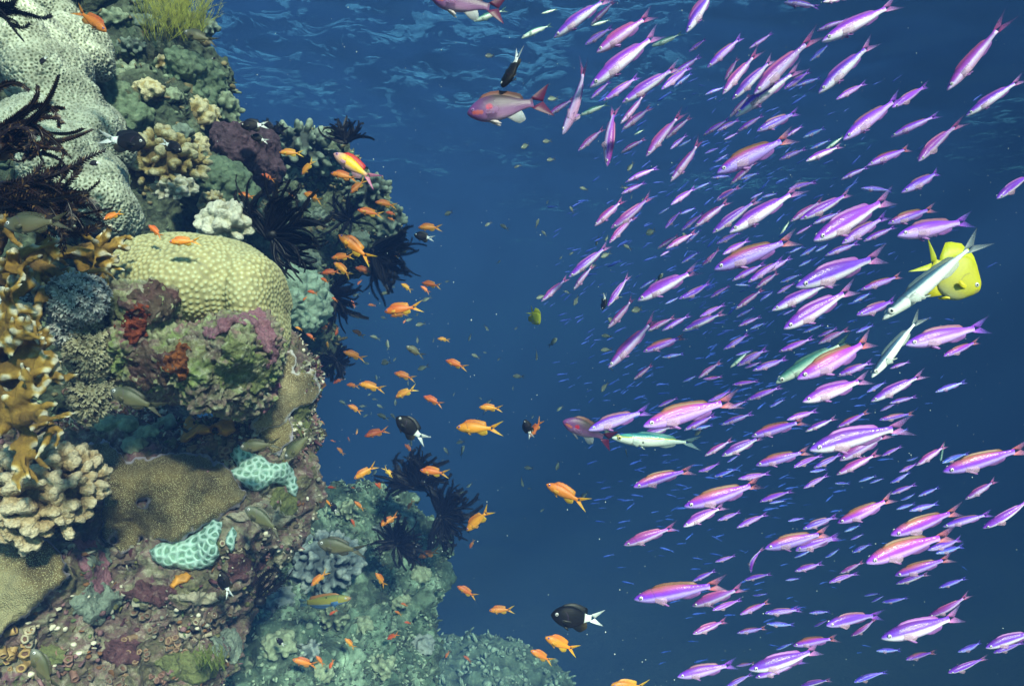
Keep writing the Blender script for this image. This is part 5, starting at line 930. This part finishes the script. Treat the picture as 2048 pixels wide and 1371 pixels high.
def far_school(n):
    """the far blue fish beyond the 300 nearest: one mass deep in the school"""
    rnd = random.Random(77); mb = MB(); t = np.array(fish_pieces(KIND['b'], 0, False)['body'][0].V[0]); Fc = fish_pieces(KIND['b'], 0, False)['body'][0].F; tl = fish_pieces(KIND['b'], 0, False)['tail_fin'][0]; tv = np.concatenate(tl.V)
    while n:
        px = rnd.gauss(1500, 190) if rnd.random() < .65 else rnd.gauss(1270, 110); py = rnd.gauss(640, 310)
        if not (1090 < px < 2000 and 140 < py < 1340) or px < 1180 + abs(py - 560) * .28 - 120: continue
        Y = rnd.uniform(3.6, 8.5); p = at(px, py, Y); a = R(rnd.gauss(203, 12) + (590 - py) * .028); yw = R(rnd.uniform(-30, 30)); L = .085 * rnd.uniform(.8, 1.15)
        x = Vector((math.cos(a) * math.cos(yw), math.sin(yw), math.sin(a))).normalized(); z = Vector((0, 0, 1)); z = (z - x * z.dot(x)).normalized(); y = z.cross(x); M = np.array([x, y, z]) * L
        mb.add(t @ M + np.array(p), Fc); mb.add(tv @ M + np.array(p), tl.F, 0, 0); n -= 1
    m = fmat('far_blue', [(0, (.03, .04, .62)), (1, (.02, .02, .45))], .1, noise_v=0, rough=.6); tag(link('distant_fish_school', mb.me('distant_fish_school', [m])), kind='stuff')  # blue of the water's depth put into the body colour
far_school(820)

# ---------------------------------------------------------------- orange anthias along the reef
Z = []
win(400, 200, 2.98, """472 312 622 320 y;607 448 682 350 y;365 440 450 482 r;228 558 330 582 r;778 437 945 468 r;898 555 992 465 o;618 555 738 608 o;938 655 1098 688 o;1043 608 1178 632 o;1105 668 1172 682 r;1118 700 1165 720 r;1312 755 1442 760 o;826 802 1035 965 o;783 942 922 928 o;798 968 905 1055 o;722 1032 842 1018 r;923 998 1042 1032 r;983 958 1034 972 r;598 828 658 836 r;528 545 560 592 o;1133 947 1187 908 r;1322 1090 1442 1110 o;1315 1108 1372 1152 r;1198 1093 1268 1142 y;1098 1262 1325 1225 o;1135 1288 1242 1270 o;783 1175 822 1200 r;898 1193 928 1238 r;1000 1220 1052 1224 r;868 1120 928 1168 d;1073 1160 1142 1140 d;718 1060 772 1090 r;938 1102 966 1068 r;638 1138 702 1152 r;613 1195 642 1168 r;1210 1332 1232 1303 r""")
win(400, 600, 3.428, """652 183 706 207 o;728 228 793 272 r;828 217 898 158 r;928 243 946 178 r;1043 205 1135 252 o;1163 245 1243 270 d;872 282 882 342 y;912 372 948 388 y;982 353 1140 408 o;1628 263 1718 276 y;1683 412 1835 470 o;1330 498 1480 542 o;1088 573 1270 612 o;1003 578 1094 592 o;1337 668 1484 598 y;1532 658 1670 722 r;853 527 935 498 r;912 572 988 532 r;948 486 1002 496 r;1012 717 1114 772 o;953 688 1012 717 d;1213 780 1303 818 d;823 825 858 852 o;1128 932 1300 883 r;893 958 932 972 r;938 1008 993 1062 o;1057 1224 1218 1128 o;1330 1220 1255 1138 y;1508 1165 1712 1190 o;1403 985 1463 1048 r;1493 1262 1522 1202 r;1218 1235 1243 1292 r;1015 935 1026 972 o;1070 922 1082 880 y;1285 270 1293 350 d;1245 418 1292 402 d""")
win(400, 900, 2.91, """733 288 764 328 o;897 296 958 350 o;1018 190 1058 228 r;1045 442 1162 368 r;878 398 905 446 r;1208 345 1243 285 r;1553 467 1700 330 o;1570 572 1597 516 o;1268 622 1392 582 r;1022 712 1083 795 o;647 788 748 695 o;1497 790 1615 858 o;752 958 803 924 r;1132 933 1178 958 o;1088 1098 1160 1062 r;538 1216 688 1256 r;674 1193 724 1254 r;754 1272 778 1212 r;843 1093 905 1155 o;1428 1208 1453 1162 r;1533 1193 1584 1232 r;1168 888 1213 905 r;1188 998 1233 1006 r;740 215 795 216 r;880 215 905 220 r""")
win(0, 0, 1, """912 855 1006 857 o;958 814 1006 817 o;213 64 148 16 r;338 484 404 482 o;207 439 248 423 o;297 450 326 476 r;1092 968 1178 1010 o;1058 874 1086 836 r;1090 1274 1157 1302 o;1061 1300 1108 1324 o;1222 1370 1300 1374 y;978 1220 1030 1218 o;836 455 884 455 o""")
OR_W = {'o': 'orange', 'y': 'yellow-orange', 'r': 'reddish orange', 'd': 'dark'}
OLM = [('the brain coral', 405, 560), ('the yellow-flanked anthias', 710, 335), ('the open-water black chromis', 822, 858), ('the broad-tailed black chromis', 1150, 1235), ('the wrasse', 648, 1202), ('the pale green coral knob', 603, 595), ('the dark green chromis', 831, 703), ('the grey-blue coral', 648, 1125), ('the outcrop tip', 800, 480)]
ZO = sorted(Z, key=lambda q: -math.hypot(q[0] - q[2], q[1] - q[3]))
NM = namer([((a + c) / 2, (b + d) / 2, k) for a, b, c, d, k, e in ZO], OLM, 'anthias', OR_W, 6)
for i, (a, b, c, d, k, e) in enumerate(ZO):
    rnd = random.Random(900 + i); lp = math.hypot(a - c, b - d)
    fish(OR[k], a, b, c, d, .088 * rnd.uniform(.9, 1.1) * (1 if lp > 40 else .85), NM.get(i) or OR_W[k] + ' anthias, tiny, in the haze beside the reef', 'orange anthias along the reef', rnd=rnd, name='small_chromis' if k == 'd' else None, yaw=rnd.uniform(-16, 16))
rnd = random.Random(31); n = 0
while n < 110:
    px = rnd.gauss(880, 190) if n < 75 else rnd.gauss(1180, 130); py = rnd.gauss(800, 170) if n < 75 else rnd.gauss(520, 160)
    if not (640 < px < 1400 and 250 < py < 1340): continue
    h, _ = hit(px, py, BVA)
    if h: continue
    l = rnd.uniform(9, 26); a = R(rnd.gauss(20, 40) if rnd.random() < .7 else rnd.uniform(0, 360))
    fish(DULL, px, py, px + l * math.cos(a), py - l * math.sin(a), .085, 'tiny dark fish fading into the blue between reef and school', 'tiny dark fish far off in the blue', rnd=rnd, keep=True, yaw=rnd.uniform(-45, 45)); n += 1
# ---------------------------------------------------------------- the water's own haze: one closed box round everything
def haze():
    b = bmesh.new(); bmesh.ops.create_cube(b, size=1); me = bpy.data.meshes.new('haze'); b.to_mesh(me); b.free()
    o = link('haze', me); o.scale = (124, 92, 16.4); o.location = (0, 36.5, 5.2 - 8.2)
    m = bpy.data.materials.new('haze'); m.use_nodes = True; n = m.node_tree; n.nodes.clear(); g = G(n)
    out = g.new('ShaderNodeOutputMaterial'); v = g.new('ShaderNodeVolumePrincipled')
    v.inputs["Color"].default_value = (.022, .057, .200, 1); v.inputs["Absorption Color"].default_value = (0.03, .11, .05, 1)
    v.inputs['Density'].default_value = HAZE; v.inputs['Anisotropy'].default_value = -.32
    g.L(v.outputs[0], out.inputs['Volume']); me.materials.append(m); tag(o, kind='stuff')
HAZE = .11
haze()
